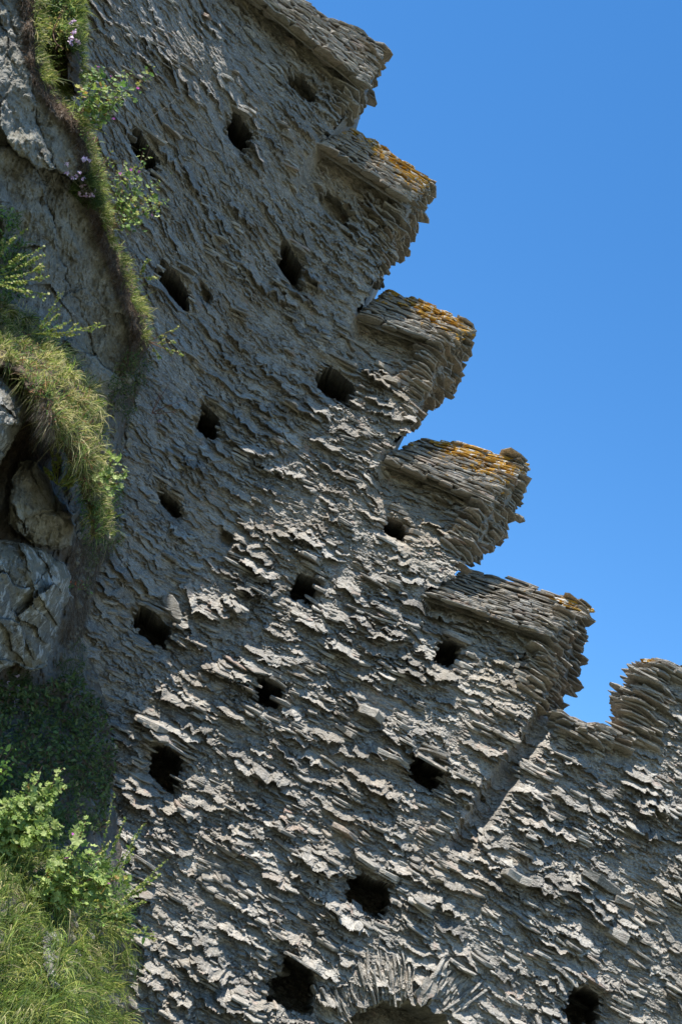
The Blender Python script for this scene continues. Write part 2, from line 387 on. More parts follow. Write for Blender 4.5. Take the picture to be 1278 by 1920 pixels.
for (hx, hy, a, b_, dep) in HOLES:
    a *= .92; b_ *= .9
    ix = int((hx-gx[0])/STEP); iy = int((hy-gy[0])/STEP); rr = int(.32*ppm/STEP)
    sl_ = (slice(max(iy-rr, 0), iy+rr), slice(max(ix-rr, 0), ix+rr))
    ba = BA[iy, ix]; dx = X[sl_]-X[iy, ix]; dz = Z[sl_]-Z[iy, ix]
    s = dx*math.cos(ba)+dz*math.sin(ba); t = -dx*math.sin(ba)+dz*math.cos(ba)
    s = s+.03*fbm(t*40+hy, s*12, 5, 2)
    d = (np.abs(s/a + .1*t/b_)**4+np.abs(t/b_)**4)**(1/4) + .6*fbm(s*9+hx, t*12, 17, 5) + .25*(_hash(np.floor(t*38+hx), np.floor(t*0+(s > 0)), 9)-.5)*(np.abs(s/a) > .45)
    k = np.clip((1.0-d)/.07, 0, 1); k = k*k*(3-2*k)
    H[sl_] -= k*dep; HZ[sl_] = np.maximum(HZ[sl_], k*dep*(TE[iy, ix]*.42 if dep > .4 else .25)); HX[sl_] = np.where(k > 0, k*dep*RX[iy, ix]*.7*(dep > .4), HX[sl_])
    k2 = np.exp(-np.clip(d-1, 0, 9)**2/.12)*(1-k); H[sl_] -= .05*k2*np.clip(1.2-t/b_*.3, .6, 1.4)
    COL[sl_][..., 3] = np.maximum(COL[sl_][..., 3], .6*k)
# doorway arch opening at the bottom
ARC = (745, 2000)
da_ = np.hypot(PX-ARC[0], (PY-ARC[1])*1.05)/132 + .12*fbm(PX/22, PY/22, 5, 3)
k = np.clip((1-da_)/.06, 0, 1); H -= k*.75

HL = H-H0
Pw = P0.copy(); Pw[..., 1] -= H; Pw[..., 0] += HX; Pw[..., 2] += HZ - .42*np.clip(HL, -.05, .2)
# ragged outline
jx = 7*(_hash(np.floor(T*26), np.floor(T*0), 77)-.5)*2 + 6*fbm(PX/14, PY/14, 9, 3)*2
wall_in = inside(PX+jx, PY+jx*.4, OUT)
fc = lambda A: (A[:-1, :-1] & A[1:, 1:])
fwall = fc(wall_in); fgate = fwall & gate[:-1, :-1]
mer_masks = []
rest = fwall & ~gate[:-1, :-1]
PXc, PYc = PX[:-1, :-1], PY[:-1, :-1]
for m_ in MER:
    A_, B_ = m_['f']; Ce = m_['fe'][-1]
    base_l = (A_[0]-8, A_[1]-4)
    poly = [base_l, (A_[0]+30, A_[1]-30), (B_[0]+20, B_[1]-25), (B_[0]+30, B_[1]+10), (Ce[0]+22, Ce[1]+6), (Ce[0]-20, Ce[1]+12), (Ce[0]-(B_[0]-A_[0])*.82, Ce[1]-(B_[1]-A_[1])*.9+6)]
    mm = rest & inside(PXc + 12*(_hash(np.floor(T[:-1, :-1]*16), np.floor(T[:-1, :-1]*0), 3)-.5), PYc, poly)
    mer_masks.append(mm); rest = rest & ~mm

# sheet thickness behind the face
TH = .52
def by1(px, py): return float(base_y(np.array(float(px)), np.array(float(py))))
def rowcol(tint=None, lich=0., warm=0., mort=None):
    t = rng.uniform(.08, .85) if tint is None else tint
    if rng.uniform() < .09 and tint is None: t = rng.uniform(.9, 1)
    return (t, rng.uniform(0, .35) if mort is None else mort, lich, warm)
def quadstrip(mb, A, B, col):      # band between two polylines of equal length
    n = len(A); v = np.concatenate([A, B]); idx = []
    for i in range(n-1): idx += [i, i+1, n+i+1, n+i]
    mb.add(v, [4]*(n-1), idx, col)

castle = empty('castle_wall', (0, .2, 2)); castle['kind'] = 'thing'; tag(castle, 'tall stepped grey slate curtain wall with battlements climbing to the upper left', 'castle wall')
gatew = empty('gate_wall', (2, .2, 2)); gatew['kind'] = 'thing'; tag(gatew, 'lower slate wall with a rough doorway arch, jagged top beside the last battlement', 'ruined wall')
def rel(o): return None

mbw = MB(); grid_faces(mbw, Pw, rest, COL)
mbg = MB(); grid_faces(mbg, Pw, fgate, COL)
EX = np.array([1., 0, 0]); EY = np.array([0, 1., 0]); EZ = np.array([0, 0, 1.])
def bedvec(px, py, extra=0.0):
    a = float(bed_angle(np.array(float(px)), np.array(float(py))))+extra
    return np.array([math.cos(a), 0, math.sin(a)]), np.array([-math.sin(a), 0, math.cos(a)])
def hsurf(px, py):
    iy = min(max(int((py-gy[0])/STEP), 0), len(gy)-1); ix = min(max(int((px-gx[0])/STEP), 0), len(gx)-1)
    return Pw[iy, ix].copy(), YB[iy, ix]-H[iy, ix]
def wall_slab(mb, px, py, hl, hd, ht, out, r, tilt=.12, extra=0.0, col=None, roll=None, n=10, square=3, tw=.25):
    """slate bedded in the wall, sticking out by `out`"""
    p, y = hsurf(px, py)
    e1, e3 = bedvec(px, py, extra+r.normal(0, .04))
    dn = -(tilt+r.normal(0, .08)); e2 = np.array([0, -1., 0])*math.cos(dn)+e3*math.sin(dn)
    e3b = np.cross(e1, e2); e3b = e3b if e3b[2] > 0 else -e3b
    tw = r.normal(0, tw); f1 = e1*math.cos(tw)+e2*math.sin(tw); f2 = -e1*math.sin(tw)+e2*math.cos(tw)
    c = p + e2*(out-hd)
    slab(mb, c, f1*hl, f2*hd, e3b*ht, r, rowcol() if col is None else col, n=n, square=square)
holes_np = np.array([(h[0], h[1]) for h in HOLES])
def near_hole(px, py, r=45): return np.min(np.hypot(holes_np[:, 0]-px, holes_np[:, 1]-py)) < r
NS = 9500
for i in range(NS):
    px, py = rng.uniform(60, 1300), rng.uniform(-60, 1960)
    if near_hole(px, py, 30): continue
    if math.hypot(px-ARC[0], py-ARC[1]) < 225: continue
    iy = int((py-gy[0])/STEP); ix = int((px-gx[0])/STEP)
    if not (0 <= iy < fwall.shape[0]) or ix >= fwall.shape[1] or not (rest[iy, ix] or fgate[iy, ix]) or gd[iy, ix] < 26: continue
    sm = smooth_shade_zone[iy, ix]
    if rng.uniform() < sm*.55: continue
    tgt = mbg if fgate[iy, ix] else mbw
    dens = vn(np.array(px/38.), np.array(py/30.), 404)
    if dens < rng.uniform(.1, .6): continue
    nst = rng.choice([1, 1, 1, 2, 3, 4]); big = rng.uniform() < .16
    L_ = rng.uniform(.06, .125) if big else rng.uniform(.018, .06)
    tl0 = rng.uniform(.15, .75); ex0 = rng.normal(0, .06)
    for q_ in range(nst):
        ht = rng.uniform(.006, .013) if big else rng.uniform(.003, .008)
        wall_slab(tgt, px+rng.normal(0, 5), py-q_*(5.5 if big else 3.6), L_*rng.uniform(.6, 1.15), rng.uniform(.04, .085), ht, (rng.uniform(.02, .075) if big else rng.uniform(.008, .04))*(1-.35*sm), rng, tilt=tl0, extra=ex0, n=8, square=2.6, tw=.5)
# slates that frame each deep hole
for (hx, hy, a_, b_, dep) in HOLES:
    if dep < .3: continue
    wt = rowcol
    for q_ in range(2): wall_slab(mbw, hx+rng.normal(0, 4)+b_*105, hy-b_*245-8-q_*7, a_*rng.uniform(.8, 1.3), .05, rng.uniform(.007, .015), rng.uniform(.02, .07), rng, tilt=.15, n=10, square=4)
    for sgn in (-1, 1):
        for q_ in range(5):
            tt_ = lerp(-.8, .9, q_/4)*b_; 
            if rng.uniform() < .35: continue
            qx = hx+sgn*(a_+.025)*215+tt_*95; qy = hy+sgn*(a_+.025)*95-tt_*215
            wall_slab(mbw, qx+rng.normal(0, 2), qy, rng.uniform(.03, .06), .07, rng.uniform(.005, .012), rng.uniform(.0, .045), rng, tilt=.2, n=8)
# notable slabs in the photograph (px, py, half-len m, out, half-thick, which)
for (px, py, hl, out, ht, tl) in [(575, 1045, .13, .13, .018, .3), (600, 1085, .06, .08, .012, .3), (603, 1105, .07, .09, .014, .3), (693, 1335, .11, .17, .035, .15), (655, 1372, .12, .10, .02, .3),
        (285, 1352, .14, .11, .03, .3), (735, 1420, .14, .10, .02, .2), (810, 1428, .13, .13, .012, .3), (530, 1318, .12, .08, .02, .3),
        (690, 1612, .17, .11, .018, .3), (730, 1640, .12, .12, .018, .3), (745, 1690, .06, .09, .016, .3), (875, 1228, .07, .10, .02, .2), (870, 1250, .08, .09, .022, .2), (850, 1193, .13, .11, .022, .2),
        (960, 1640, .14, .13, .03, .1), (1120, 1650, .2, .13, .03, .1), (1170, 1690, .12, .09, .025, .2), (1155, 1755, .12, .13, .04, .1), (820, 1540, .08, .05, .03, .3),
        (1100, 1868, .15, .14, .02, .3), (520, 1815, .14, .10, .018, .3), (290, 1140, .12, .07, .02, .3), (320, 962, .07, .08, .03, .3), (905, 1800, .13, .09, .016, .3), (870, 1815, .13, .09, .014, .3), (645, 1560, .12, .09, .02, .2), (425, 1590, .14, .1, .02, .3), (540, 255, .09, .09, .04, .2)]:
    mb = mbg if inside(np.array(float(px)), np.array(float(py)), GATE) else mbw
    wall_slab(mb, px, py, hl, .16, ht, out, rng, tilt=tl, square=4)
# shaly stacks right of the lower-left hole and of hole 500,1306
for (x0, y0, x1, y1, n, L) in [(350, 1395, 330, 1470, 9, .09), (290, 1372, 262, 1425, 8, .08), (528, 1270, 500, 1300, 5, .10), (470, 1280, 480, 1310, 4, .07), (600, 1250, 560, 1268, 5, .09)]:
    for k in range(n):
        t = k/(n-1); wall_slab(mbw, lerp(x0, x1, t)+rng.uniform(-6, 6), lerp(y0, y1, t), L*rng.uniform(.7, 1.1), .12, .009, .07+rng.uniform(-.02, .03), rng, tilt=.2, col=(rng.choice([.4, .6, .85, .95]), .1, 0, .3))
# bright pale slab at (322,1148)
p, y = hsurf(322, 1148)
slab(mbw, p+np.array([0, -.10, .0]), np.array([.10, -.02, -.07]), np.array([.03, -.03, .045]), np.array([.01, -.02, .0]), rng, (.8, .6, 0, 0), n=12, square=2.4)

# back of the walls
def close_back(mb, front, yoff, y0=.12, seam=()):
    ptsf = np.array([at(p[0], p[1], by1(*p)+(.32 if p in seam else y0)) for p in front]); ptsb = ptsf.copy(); ptsb[:, 1] += np.array([.22 if p in SILL[:9] else yoff for p in front])
    n = len(front)
    quadstrip(mb, np.concatenate([ptsf, ptsf[:1]]), np.concatenate([ptsb, ptsb[:1]]), (.4, .6, 0, .2))
    tri = tessellate_polygon([[Vector((p[0], p[2], 0)) for p in ptsb]])
    mb.add(ptsb, [3]*len(tri), np.array(tri).ravel(), (.4, .6, 0, .2))

# merlons
for k, (m_, mm) in enumerate(zip(MER, mer_masks)):
    mb = MB(); grid_faces(mb, Pw, mm, COL)
    A_, B_ = m_['f']
    # end face: core band + bedded slates
    nt_ = 14; tt = np.linspace(0, 1, nt_)
    F = resample(m_['fe'], tt); Bk = resample(m_['be'], tt)
    yb = np.array([by1(*p) for p in F])
    Pf = at(F[:, 0]-3, F[:, 1], yb+.06); Pb = at(Bk[:, 0]-17-8*tt, Bk[:, 1]-3-8*tt, yb+TH)
    quadstrip(mb, Pf, Pb, (.4, .6, 0, .4))
    H_end = np.linalg.norm(Pf[-1]-Pf[0]); nl_ = int(H_end/.0145)
    for j in range(nl_+1):
        t = min(max((j+rng.uniform(-.3, .3))/nl_, 0), 1)
        f_ = resample(m_['fe'], np.array([t]))[0]; b__ = resample(m_['be'], np.array([t]))[0]
        y0 = by1(*f_)
        pf = at(f_[0], f_[1], y0+.07); pb = at(b__[0]-3-7*t, b__[1]-5*t, y0+TH)
        for w_ in (0.05, .5, 1.0):
            r_ = rng.uniform(-.016, .016) if rng.uniform() > .07+.2*(t > .55) else rng.uniform(.03, .10)
            c0 = lerp(pf, pb, min(max(w_+rng.uniform(-.1, .1), 0), 1))
            if w_ == 1.0: c0 = pb
            hl = rng.uniform(.07, .15); hd = rng.uniform(.07, .17); ht = rng.uniform(.003, .010)
            ang = -rng.uniform(.03, .22) - .10*t
            e1 = np.array([math.cos(ang), rng.normal(0, .12), math.sin(ang)]); e1 /= np.linalg.norm(e1)
            e2 = np.cross(EZ, e1); e2 = e2/np.linalg.norm(e2); e3 = np.cross(e1, e2)
            cc = c0 + e1*(r_-hl) - (0 if w_ < 1 else .05)*EX*rng.uniform(-.3, 1)
            slab(mb, cc, e1*hl, e2*hd, e3*ht, rng, rowcol(warm=.45, lich=0.0), n=8, point=rng.uniform(0, .7) if r_ > .03 else 0., square=5)
    # a few slabs on the front
    for j in range(45):
        ang = rng.uniform(0, 1); dpt = rng.uniform(.12, 1)
        top = lerp(np.array(A_), np.array(B_), ang); px = top[0]-8+rng.uniform(-10, 10)-20*dpt; py = top[1]+dpt*130
        iy = int((py-gy[0])/STEP); ix = int((px-gx[0])/STEP)
        if 0 <= iy < mm.shape[0] and mm[iy, ix] and not near_hole(px, py, 32):
            wall_slab(mb, px, py, rng.uniform(.04, .12), .08, rng.uniform(.008, .022), rng.uniform(.01, .045), rng, tilt=.1, col=rowcol(warm=.6))
    mo = mb.build('merlon', MAT_SLATE, castle, loc=None)
    # coping
    cb = MB()
    a3 = at(A_[0], A_[1], by1(*A_)-.08); b3 = at(B_[0], B_[1], by1(*B_)-.08)
    tb = np.linspace(0, 1, 9); Bp = resample(m_['b'], tb)
    yA = np.interp(tb, [0, 1], [by1(*A_), by1(*B_)])
    ridge = at(Bp[:, 0], Bp[:, 1], yA+TH*.92)
    eave = a3[None]+(b3-a3)[None]*tb[:, None]
    eave_in = eave + np.array([0, .12, -.015]); ridge_in = ridge+np.array([0, 0.03, -.03])
    quadstrip(cb, eave_in, ridge_in, (.3, .5, 0, .2))
    nr = 22
    Lc = np.linalg.norm(b3-a3)
    for j in range(nr):
        r_ = j/(nr-1); s_ = -0.01
        while s_ < 1.0:
            ln_ = rng.uniform(.08, .32)
            f_ = ln_/Lc
            e_s = s_+f_*.5
            if e_s > 1.0-.2*f_: e_s = 1.0-f_*.45*rng.uniform(.6, 1.1); 
            sc_ = min(max(e_s, 0), 1)
            lo = a3+(b3-a3)*sc_; hi = np.array([np.interp(sc_, tb, ridge[:, q_]) for q_ in range(3)])
            c0 = lerp(lo, hi, r_)
            d1 = lerp(b3-a3, ridge[-1]-ridge[0], r_); d1 /= np.linalg.norm(d1)
            d1 = d1 + np.array([0, rng.normal(0, .03), rng.normal(0, .025)]); d1 /= np.linalg.norm(d1)
            d2 = np.cross(EZ, d1); d2 /= np.linalg.norm(d2)       # points back (+y)
            tl = rng.uniform(.12, .3); d2 = d2*math.cos(tl)+EZ*math.sin(tl); d3 = np.cross(d1, d2)
            hd = rng.uniform(.07, .11); ht = rng.uniform(.005, .012)
            outw = rng.uniform(-.014, .02) + (rng.uniform(-.01, .03) if j == 0 else 0)
            cc = c0 + d2*(hd-outw) + d3*rng.normal(0, .004)
            lp = m_['lich']*(0.16+.55*sc_*r_+.75*r_-.12*(1-sc_)) if m_['lich'] else 0
            if k == 4: lp = .95 if (r_ > .8 and sc_ > .72) else (.25 if r_ > .7 else .05)
            slab(cb, cc, d1*ln_*.53, d2*hd, d3*ht, rng, (rng.uniform(.3, .8) if rng.uniform() > .25 else rng.uniform(.85, 1), rng.uniform(0, .3), float(np.clip(lp*rng.uniform(.6, 1.2), 0, 1)), .3), n=10, square=5)
            s_ += f_*.93
    tagc = cb.build('coping', MAT_SLATE, mo)
    if m_['lich'] > .5: mo['label'] = 'battlement with orange lichen on its sloping slate coping'

close_back(mbw, [(-160, 2090), (-160, -160), (330, -160)]+sum([m_['f'][:1]+[m_['f'][1]]+[m_['fe'][-1]] for m_ in MER], [])+[SEAM[1], SEAM[3], SEAM[6], SEAM[8], (600, 2090)], 1.5, seam=SEAM)
close_back(mbg, SEAM[:]+[(1450, 2090)]+SILL[::-1], 1.5, seam=SEAM)
# ragged slates along the top of the gate wall
TOPL = SILL[:9]
for i in range(420):
    t = rng.uniform(0, 1); f_ = resample(TOPL, np.array([t]))[0]
    dn = rng.uniform(0, 26)
    y0 = by1(*f_); c0 = at(f_[0]+rng.uniform(-4, 4), f_[1]+dn, y0+rng.uniform(-.12, .3))
    e1, e3 = bedvec(f_[0], f_[1], -.03+rng.normal(0, .07)); hl = rng.uniform(.05, .16)
    edge_ = 1150 < f_[0] < 1225
    if edge_: hl = rng.uniform(.08, .2); c0 = c0 + e1*(hl*rng.uniform(0, .7)); e1 = -e1
    slab(mbg, c0, e1*hl, EY*rng.uniform(.06, .14), e3*rng.uniform(.004, .010 if edge_ else .014), rng, rowcol(warm=.25, lich=.9 if (f_[0] > 1215 and rng.uniform() < .06) else 0), n=9, point=rng.uniform(.2, .8) if edge_ else rng.uniform(-.3, .3), square=4)
# arch of thin voussoirs set on edge
vs = MB()
for i in range(250):
    th = math.radians(lerp(-52, 50, (i+rng.uniform(-.4, .4))/250))
    if 10 < math.degrees(th) < 17: continue
    big = th > math.radians(19)
    rad = 168+rng.uniform(-22, 24)+(8 if big else 0)
    px = ARC[0]+math.sin(th)*rad; py = ARC[1]-math.cos(th)*rad
    p, y = hsurf(px, py)
    ph = (th*.5-.05 if not big else th*.8+.22)+rng.normal(0, .07)
    rd = at(ARC[0]+math.sin(ph)*260, ARC[1]-math.cos(ph)*260, 0)-at(ARC[0], ARC[1], 0); rd /= np.linalg.norm(rd)
    tn = np.cross(EY, rd)
    hl = rng.uniform(.07, .14) if not big else rng.uniform(.08, .14)
    slab(vs, np.array([p[0], y+.105-rng.uniform(0, .045), p[2]+.01]), rd*hl, EY*rng.uniform(.09, .12)+rd*rng.normal(0, .02), tn*rng.uniform(.004, .011 if not big else .017), rng, rowcol(tint=rng.uniform(.3, .95), mort=.05), n=9, square=5)
arch = vs.build('arch', MAT_SLATE, gatew)
ks = MB(); p = hsurf(798, 1848)[0]
slab(ks, p+EY*.06, np.array([.06, 0, -.02]), np.array([.03, 0, .11]), EY*.07, rng, (.3, .5, 0, 0), n=16, square=2.6)
ks.build('keystone', MAT_SLATE, arch)
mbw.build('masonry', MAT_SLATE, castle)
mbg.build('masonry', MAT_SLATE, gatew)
for o in (castle, gatew):
    o.location = (0, 0, 0)
#VEG
# ------------------------------------------------------------------ ground
gm, gnt, gb = newmat('ground')
gp = node(gnt, 'ShaderNodeNewGeometry').outputs['Position']
gnt.links.new(mixc(gnt, noise(gnt, gp, .7, 6, .6), (.07, .09, .03), (.16, .14, .10)), gb.inputs['Base Color'])
gb.inputs['Roughness'].default_value = .95
g = MB(); n = 40; xs = np.linspace(-1, 1, n); xs = np.sign(xs)*np.abs(xs)**2*250
GX, GY = np.meshgrid(xs, xs-6); GZ = .12*fbm(GX*.4, GY*.4, 3, 3)
grid_faces(g, np.stack([GX, GY, GZ], -1), np.ones((n-1, n-1), bool), np.zeros((n, n, 4)))
tag(g.build('ground', gm), kind='structure')

# ------------------------------------------------------------------ hillside and cliff at the left
def voro(px, py, n, box, seed, stretch=1.0, ang=0.0):
    r = np.random.default_rng(seed); c = np.stack([r.uniform(box[0], box[2], n), r.uniform(box[1], box[3], n)], -1)
    ca, sa = math.cos(ang), math.sin(ang)
    f1 = np.full(px.shape, 1e9); f2 = f1.copy(); idm = np.zeros(px.shape, int)
    for i, (x, y) in enumerate(c):
        dx = px-x; dy = py-y; u = (dx*ca+dy*sa)/stretch; v = -dx*sa+dy*ca
        d = np.hypot(u, v); nw = d < f1
        f2 = np.where(nw, f1, np.minimum(f2, d)); f1 = np.where(nw, d, f1); idm[nw] = i
    return f1, f2, idm, c, r
def facets(px, py, n, box, seed, slope, stretch=1.0, ang=0.0, crack=.03, off=.03):
    wx = px+50*fbm(px/60, py/60, seed, 5); wy = py+50*fbm(px/60+9, py/60, seed+1, 5)
    f1, f2, idm, c, r = voro(wx, wy, n, box, seed, stretch, ang)
    gxx = r.normal(0, slope, n)/200; gyy = r.normal(0, slope, n)/235; o = r.uniform(-off, off, n)
    h = gxx[idm]*(px-c[idm, 0])+gyy[idm]*(py-c[idm, 1])+o[idm]
    return h-crack*np.exp(-((f2-f1)/3.0)**2)*np.clip(.5+3*fbm(px/40, py/40, seed+7, 2), 0, 1)
def ydist(poly): return lambda px, py: polydist(px, py, poly)
BANK_R = [(330, -160), (300, 0), (250, 200), (290, 400), (300, 560), (285, 680), (250, 760), (232, 850), (225, 950), (228, 1010), (188, 1060), (176, 1120), (158, 1200), (188, 1280), (222, 1390), (212, 1500), (232, 1600), (248, 1700), (240, 1800), (246, 1920), (246, 2090)]
BANK = BANK_R + [(-160, 2090), (-160, -160)]
def bank_y(px, py):
    px = np.asarray(px, float); py = np.asarray(py, float)
    ins_ = inside(px, py, BANK); d = polydist(px, py, BANK_R, False)*np.where(ins_, 1, -1)
    rb = np.clip((py-500)/260, 0, 1); rb = rb*rb*(3-2*rb)
    off = (.0040*np.clip(d, 0, 400)*rb + .22*np.sqrt(np.clip(d/60, 0, 1))*rb) + np.where(d < 0, .012*d, 0) - .25*(1-rb)
    off = off + 1.15*np.clip(py-1330, 0, 900)/235*np.clip(d/130, 0, 1)
    off = off + .24*fbm(px/90, py/90, 41, 4)*np.clip(d/60, 0, 1) + .75*fbm(px/42, py/75, 47, 3)*np.clip((py-1560)/120, 0, 1)*np.clip(d/50, 0, 1)
    return base_y(px, py) - off
def cliff_y(px, py): return base_y(px, py)-.30-.0012*np.clip(280-px, 0, 400)
def relief(poly, yfun, bulge, R, extra=None, st=2.0, margin=4):
    P = np.array(poly, float); x0, y0 = P.min(0)-margin; x1, y1 = P.max(0)+margin
    x0 = max(x0, -90); y0 = max(y0, -100); y1 = min(y1, 2040)
    px, py = np.meshgrid(np.arange(x0, x1, st), np.arange(y0, y1, st))
    jx = 9*fbm(px/12, py/12, 4, 4)+26*fbm(px/38, py/38, 5, 3); jy = 9*fbm(px/12, py/12+40, 6, 4)
    ins_ = inside(px+jx, py+jy, poly); d = polydist(px+jx, py+jy, poly)
    rr = np.sqrt(np.clip(1-(1-np.clip(d/R, 0, 1))**2, 0, 1))
    Y = yfun(px, py)-bulge*rr
    if extra is not None: Y = Y-extra(px, py, d)*np.clip(d/8, 0, 1)
    Y = np.where(d < 3.5, Y+.25, Y)
    return px, py, Y, ins_, d
SURF = []
def surf_at(px, py):
    """nearest surface toward the camera at photo position"""
    best = float(bank_y(np.array(float(px)), np.array(float(py))))
    for (gx_, gy_, Y, m) in SURF:
        i = int((py-gy_[0, 0])/2); j = int((px-gx_[0, 0])/2)
        if 0 <= i < Y.shape[0] and 0 <= j < Y.shape[1] and m[i, j]: best = min(best, Y[i, j])
    return best
def rock(name, poly, bulge, R, seed, nf, slope, label=None, kind=None, cols=(.3, .3), yoff=0., yfun=None, stretch=1.5, ang=1.0, crack=.03, rootband=None, cat=None):
    P = np.array(poly, float); box = (*P.min(0), *P.max(0))
    ex = lambda px, py, d: facets(px, py, nf, box, seed, slope, stretch, ang, crack)+facets(px, py, nf*6, box, seed+5, slope*.6, 2.2, ang, crack*.15, .006)+.16*fbm(px/55, py/55, seed+6, 2)+.10*fbm(px/26, py/30, seed, 6)+.045*fbm(px/5+py/14, py/16-px/16, seed+2, 4)+.02*fbm(px/5, py/5, seed+4, 3)
    px, py, Y, m, d = relief(poly, yfun or (lambda a, b: bank_y(a, b)-yoff), bulge, R, ex)
    col = np.zeros(px.shape+(4,)); col[..., 0] = cols[0]*np.clip(.5+2*fbm(px/60, py/60, seed+9, 3), 0, 1.5); col[..., 1] = cols[1]
    if rootband is not None:
        rb = polydist(px, py, rootband, False)+14*fbm(px/20, py/20, 3, 3); kk = np.clip((38-rb)/12, 0, 1); col[..., 2] = kk
        Y = Y-.07*kk+.05*fbm(px/7, py/7, 8, 3)*kk
    SURF.append((px, py, Y, m))
    mb = MB(); Pp = at(px, py, Y); mm = m[:-1, :-1] & m[1:, 1:] & m[1:, :-1] & m[:-1, 1:]
    grid_faces(mb, Pp, mm, col)
    c = Pp[mm.nonzero()[0][len(mm.nonzero()[0])//2], mm.nonzero()[1][len(mm.nonzero()[0])//2]]
    o = mb.build(name, MAT_ROCK, loc=c)
    if kind: tag(o, kind=kind)
    else: tag(o, label, cat)
    return o
# bank
bx, by_ = np.meshgrid(np.arange(-90, 345, 2.0), np.arange(560, 2040, 2.0))
bm = inside(bx+10*fbm(bx/14, by_/14, 4, 3), by_, BANK); bY = bank_y(bx, by_)-.05*fbm(bx/9, by_/9, 12, 3)-.20*fbm(bx/14+by_/60, by_/34, 13, 5)
bc = np.zeros(bx.shape+(4,)); bc[..., 2] = np.clip(.55+1.6*fbm(bx/50, by_/50, 14, 4), 0, 1); bc[..., 1] = .2
mb = MB(); grid_faces(mb, at(bx, by_, np.where(bm, bY, bY)), fc(bm), bc); tag(mb.build('hillside', MAT_ROCK), kind='structure')
EDGE = [(74, -60), (80, 60), (82, 110), (95, 150), (120, 190), (150, 215), (170, 245), (182, 290), (190, 350), (200, 400), (215, 445), (240, 500), (252, 545), (275, 590), (280, 640), (262, 685)]
CLIFF = [(-160, -160), (70, -160)]+EDGE+[(235, 720), (180, 760), (60, 740), (-160, 700)]
rock('cliff', CLIFF, .35, 36, 3, 12, .15, kind='structure', cols=(.5, .25), yfun=cliff_y, stretch=2.4, ang=1.1, crack=.03, rootband=EDGE)
PIL = [(66, -160), (150, -160), (156, 60), (158, 165), (142, 180), (120, 175), (96, 150), (78, 60)]
rock('turf_bank', PIL, .2, 20, 8, 6, .3, kind='structure', cols=(.2, .1), yfun=cliff_y, yoff=.0, rootband=[(132, 70), (138, 170)])
rock('boulder', [(-100, 680), (-20, 690), (22, 705), (50, 758), (46, 800), (15, 850), (-20, 900), (-100, 900)], .34, 40, 21, 4, .35, 'grey boulder with a pale worn edge, just below the straw-coloured grass', cat='boulder', cols=(.2, .8), yoff=.30)
rock('boulder', [(22, 900), (32, 866), (62, 858), (96, 896), (112, 925), (140, 965), (140, 1022), (120, 1034), (60, 1022), (14, 985)], .26, 30, 22, 4, .3, 'flat-faced olive grey boulder between the grass hummock and the largest rounded boulder', cat='boulder', cols=(1.1, .35), yoff=.2)
rock('boulder', [(-100, 1010), (-20, 1008), (40, 1016), (100, 1038), (136, 1078), (133, 1130), (106, 1190), (86, 1250), (60, 1262), (28, 1245), (-100, 1300)], .42, 70, 23, 6, .4, 'largest rounded boulder, grey with white lichen crust and an ochre hollow', cat='boulder', cols=(.9, 1.0), yoff=.35)
rock('boulder', [(80, 1740), (112, 1750), (132, 1790), (126, 1850), (96, 1860), (82, 1800)], .12, 22, 24, 5, .4, 'small grey stone half hidden in the grass near the bottom corner', cat='boulder', cols=(.2, .7), yoff=.08)
HUM = [(-100, 560), (0, 566), (50, 592), (108, 636), (152, 688), (184, 745), (192, 800), (200, 860), (208, 940), (204, 1005), (172, 1010), (160, 950), (140, 885), (112, 840), (80, 800), (56, 745), (20, 695), (-100, 670)]
px_, py_, Y_, m_h, d_h = relief(HUM, lambda a, b: bank_y(a, b)-.30-.0026*np.clip(b-600, 0, 260), .32, 40, lambda a, b, d: .10*fbm(a/30, b/30, 61, 4))
SURF.append((px_, py_, Y_, m_h)); hc = np.zeros(px_.shape+(4,)); hc[..., 2] = 1
mb = MB(); grid_faces(mb, at(px_, py_, Y_), fc(m_h), hc); tag(mb.build('grassy_bank', MAT_ROCK), kind='structure')

# ------------------------------------------------------------------ vegetation builders
def norm(v): return v/np.maximum(np.linalg.norm(v, axis=-1, keepdims=True), 1e-9)
def blades(mb, P, D, L, W, colr, droop=.5, r=rng):
    n = len(P); D = norm(D); sd_ = norm(np.cross(D, norm(r.normal(0, 1, (n, 3)))))*W[:, None]
    g_ = np.array([0, 0, -1.])*droop
    L_ = L[:, None]; bend = norm(r.normal(0, 1, (n, 3)))*.22
    q0 = P; q1 = P+D*L_*.38+bend*L_*.08; q2 = P+D*L_*.72+(bend*.5+g_*.28)*L_*.6; q3 = P+D*L_*.95+(bend+g_*.8)*L_*.75
    V = np.stack([q0-sd_, q0+sd_, q1-sd_*.85, q1+sd_*.85, q2-sd_*.55, q2+sd_*.55, q3], 1).reshape(-1, 3)
    b0 = (np.arange(n)*7)[:, None]
    F = np.concatenate([b0+np.array([[0, 1, 3, 2]]), b0+np.array([[2, 3, 5, 4]])], 1).reshape(-1)
    F3 = (b0+np.array([[4, 5, 6]])).reshape(-1)
    c = np.repeat(colr, 7, 0); c = np.concatenate([c, np.ones((len(c), 1))], 1)
    mb.add(V, [4]*(2*n)+[3]*n, np.concatenate([F, F3]), c)
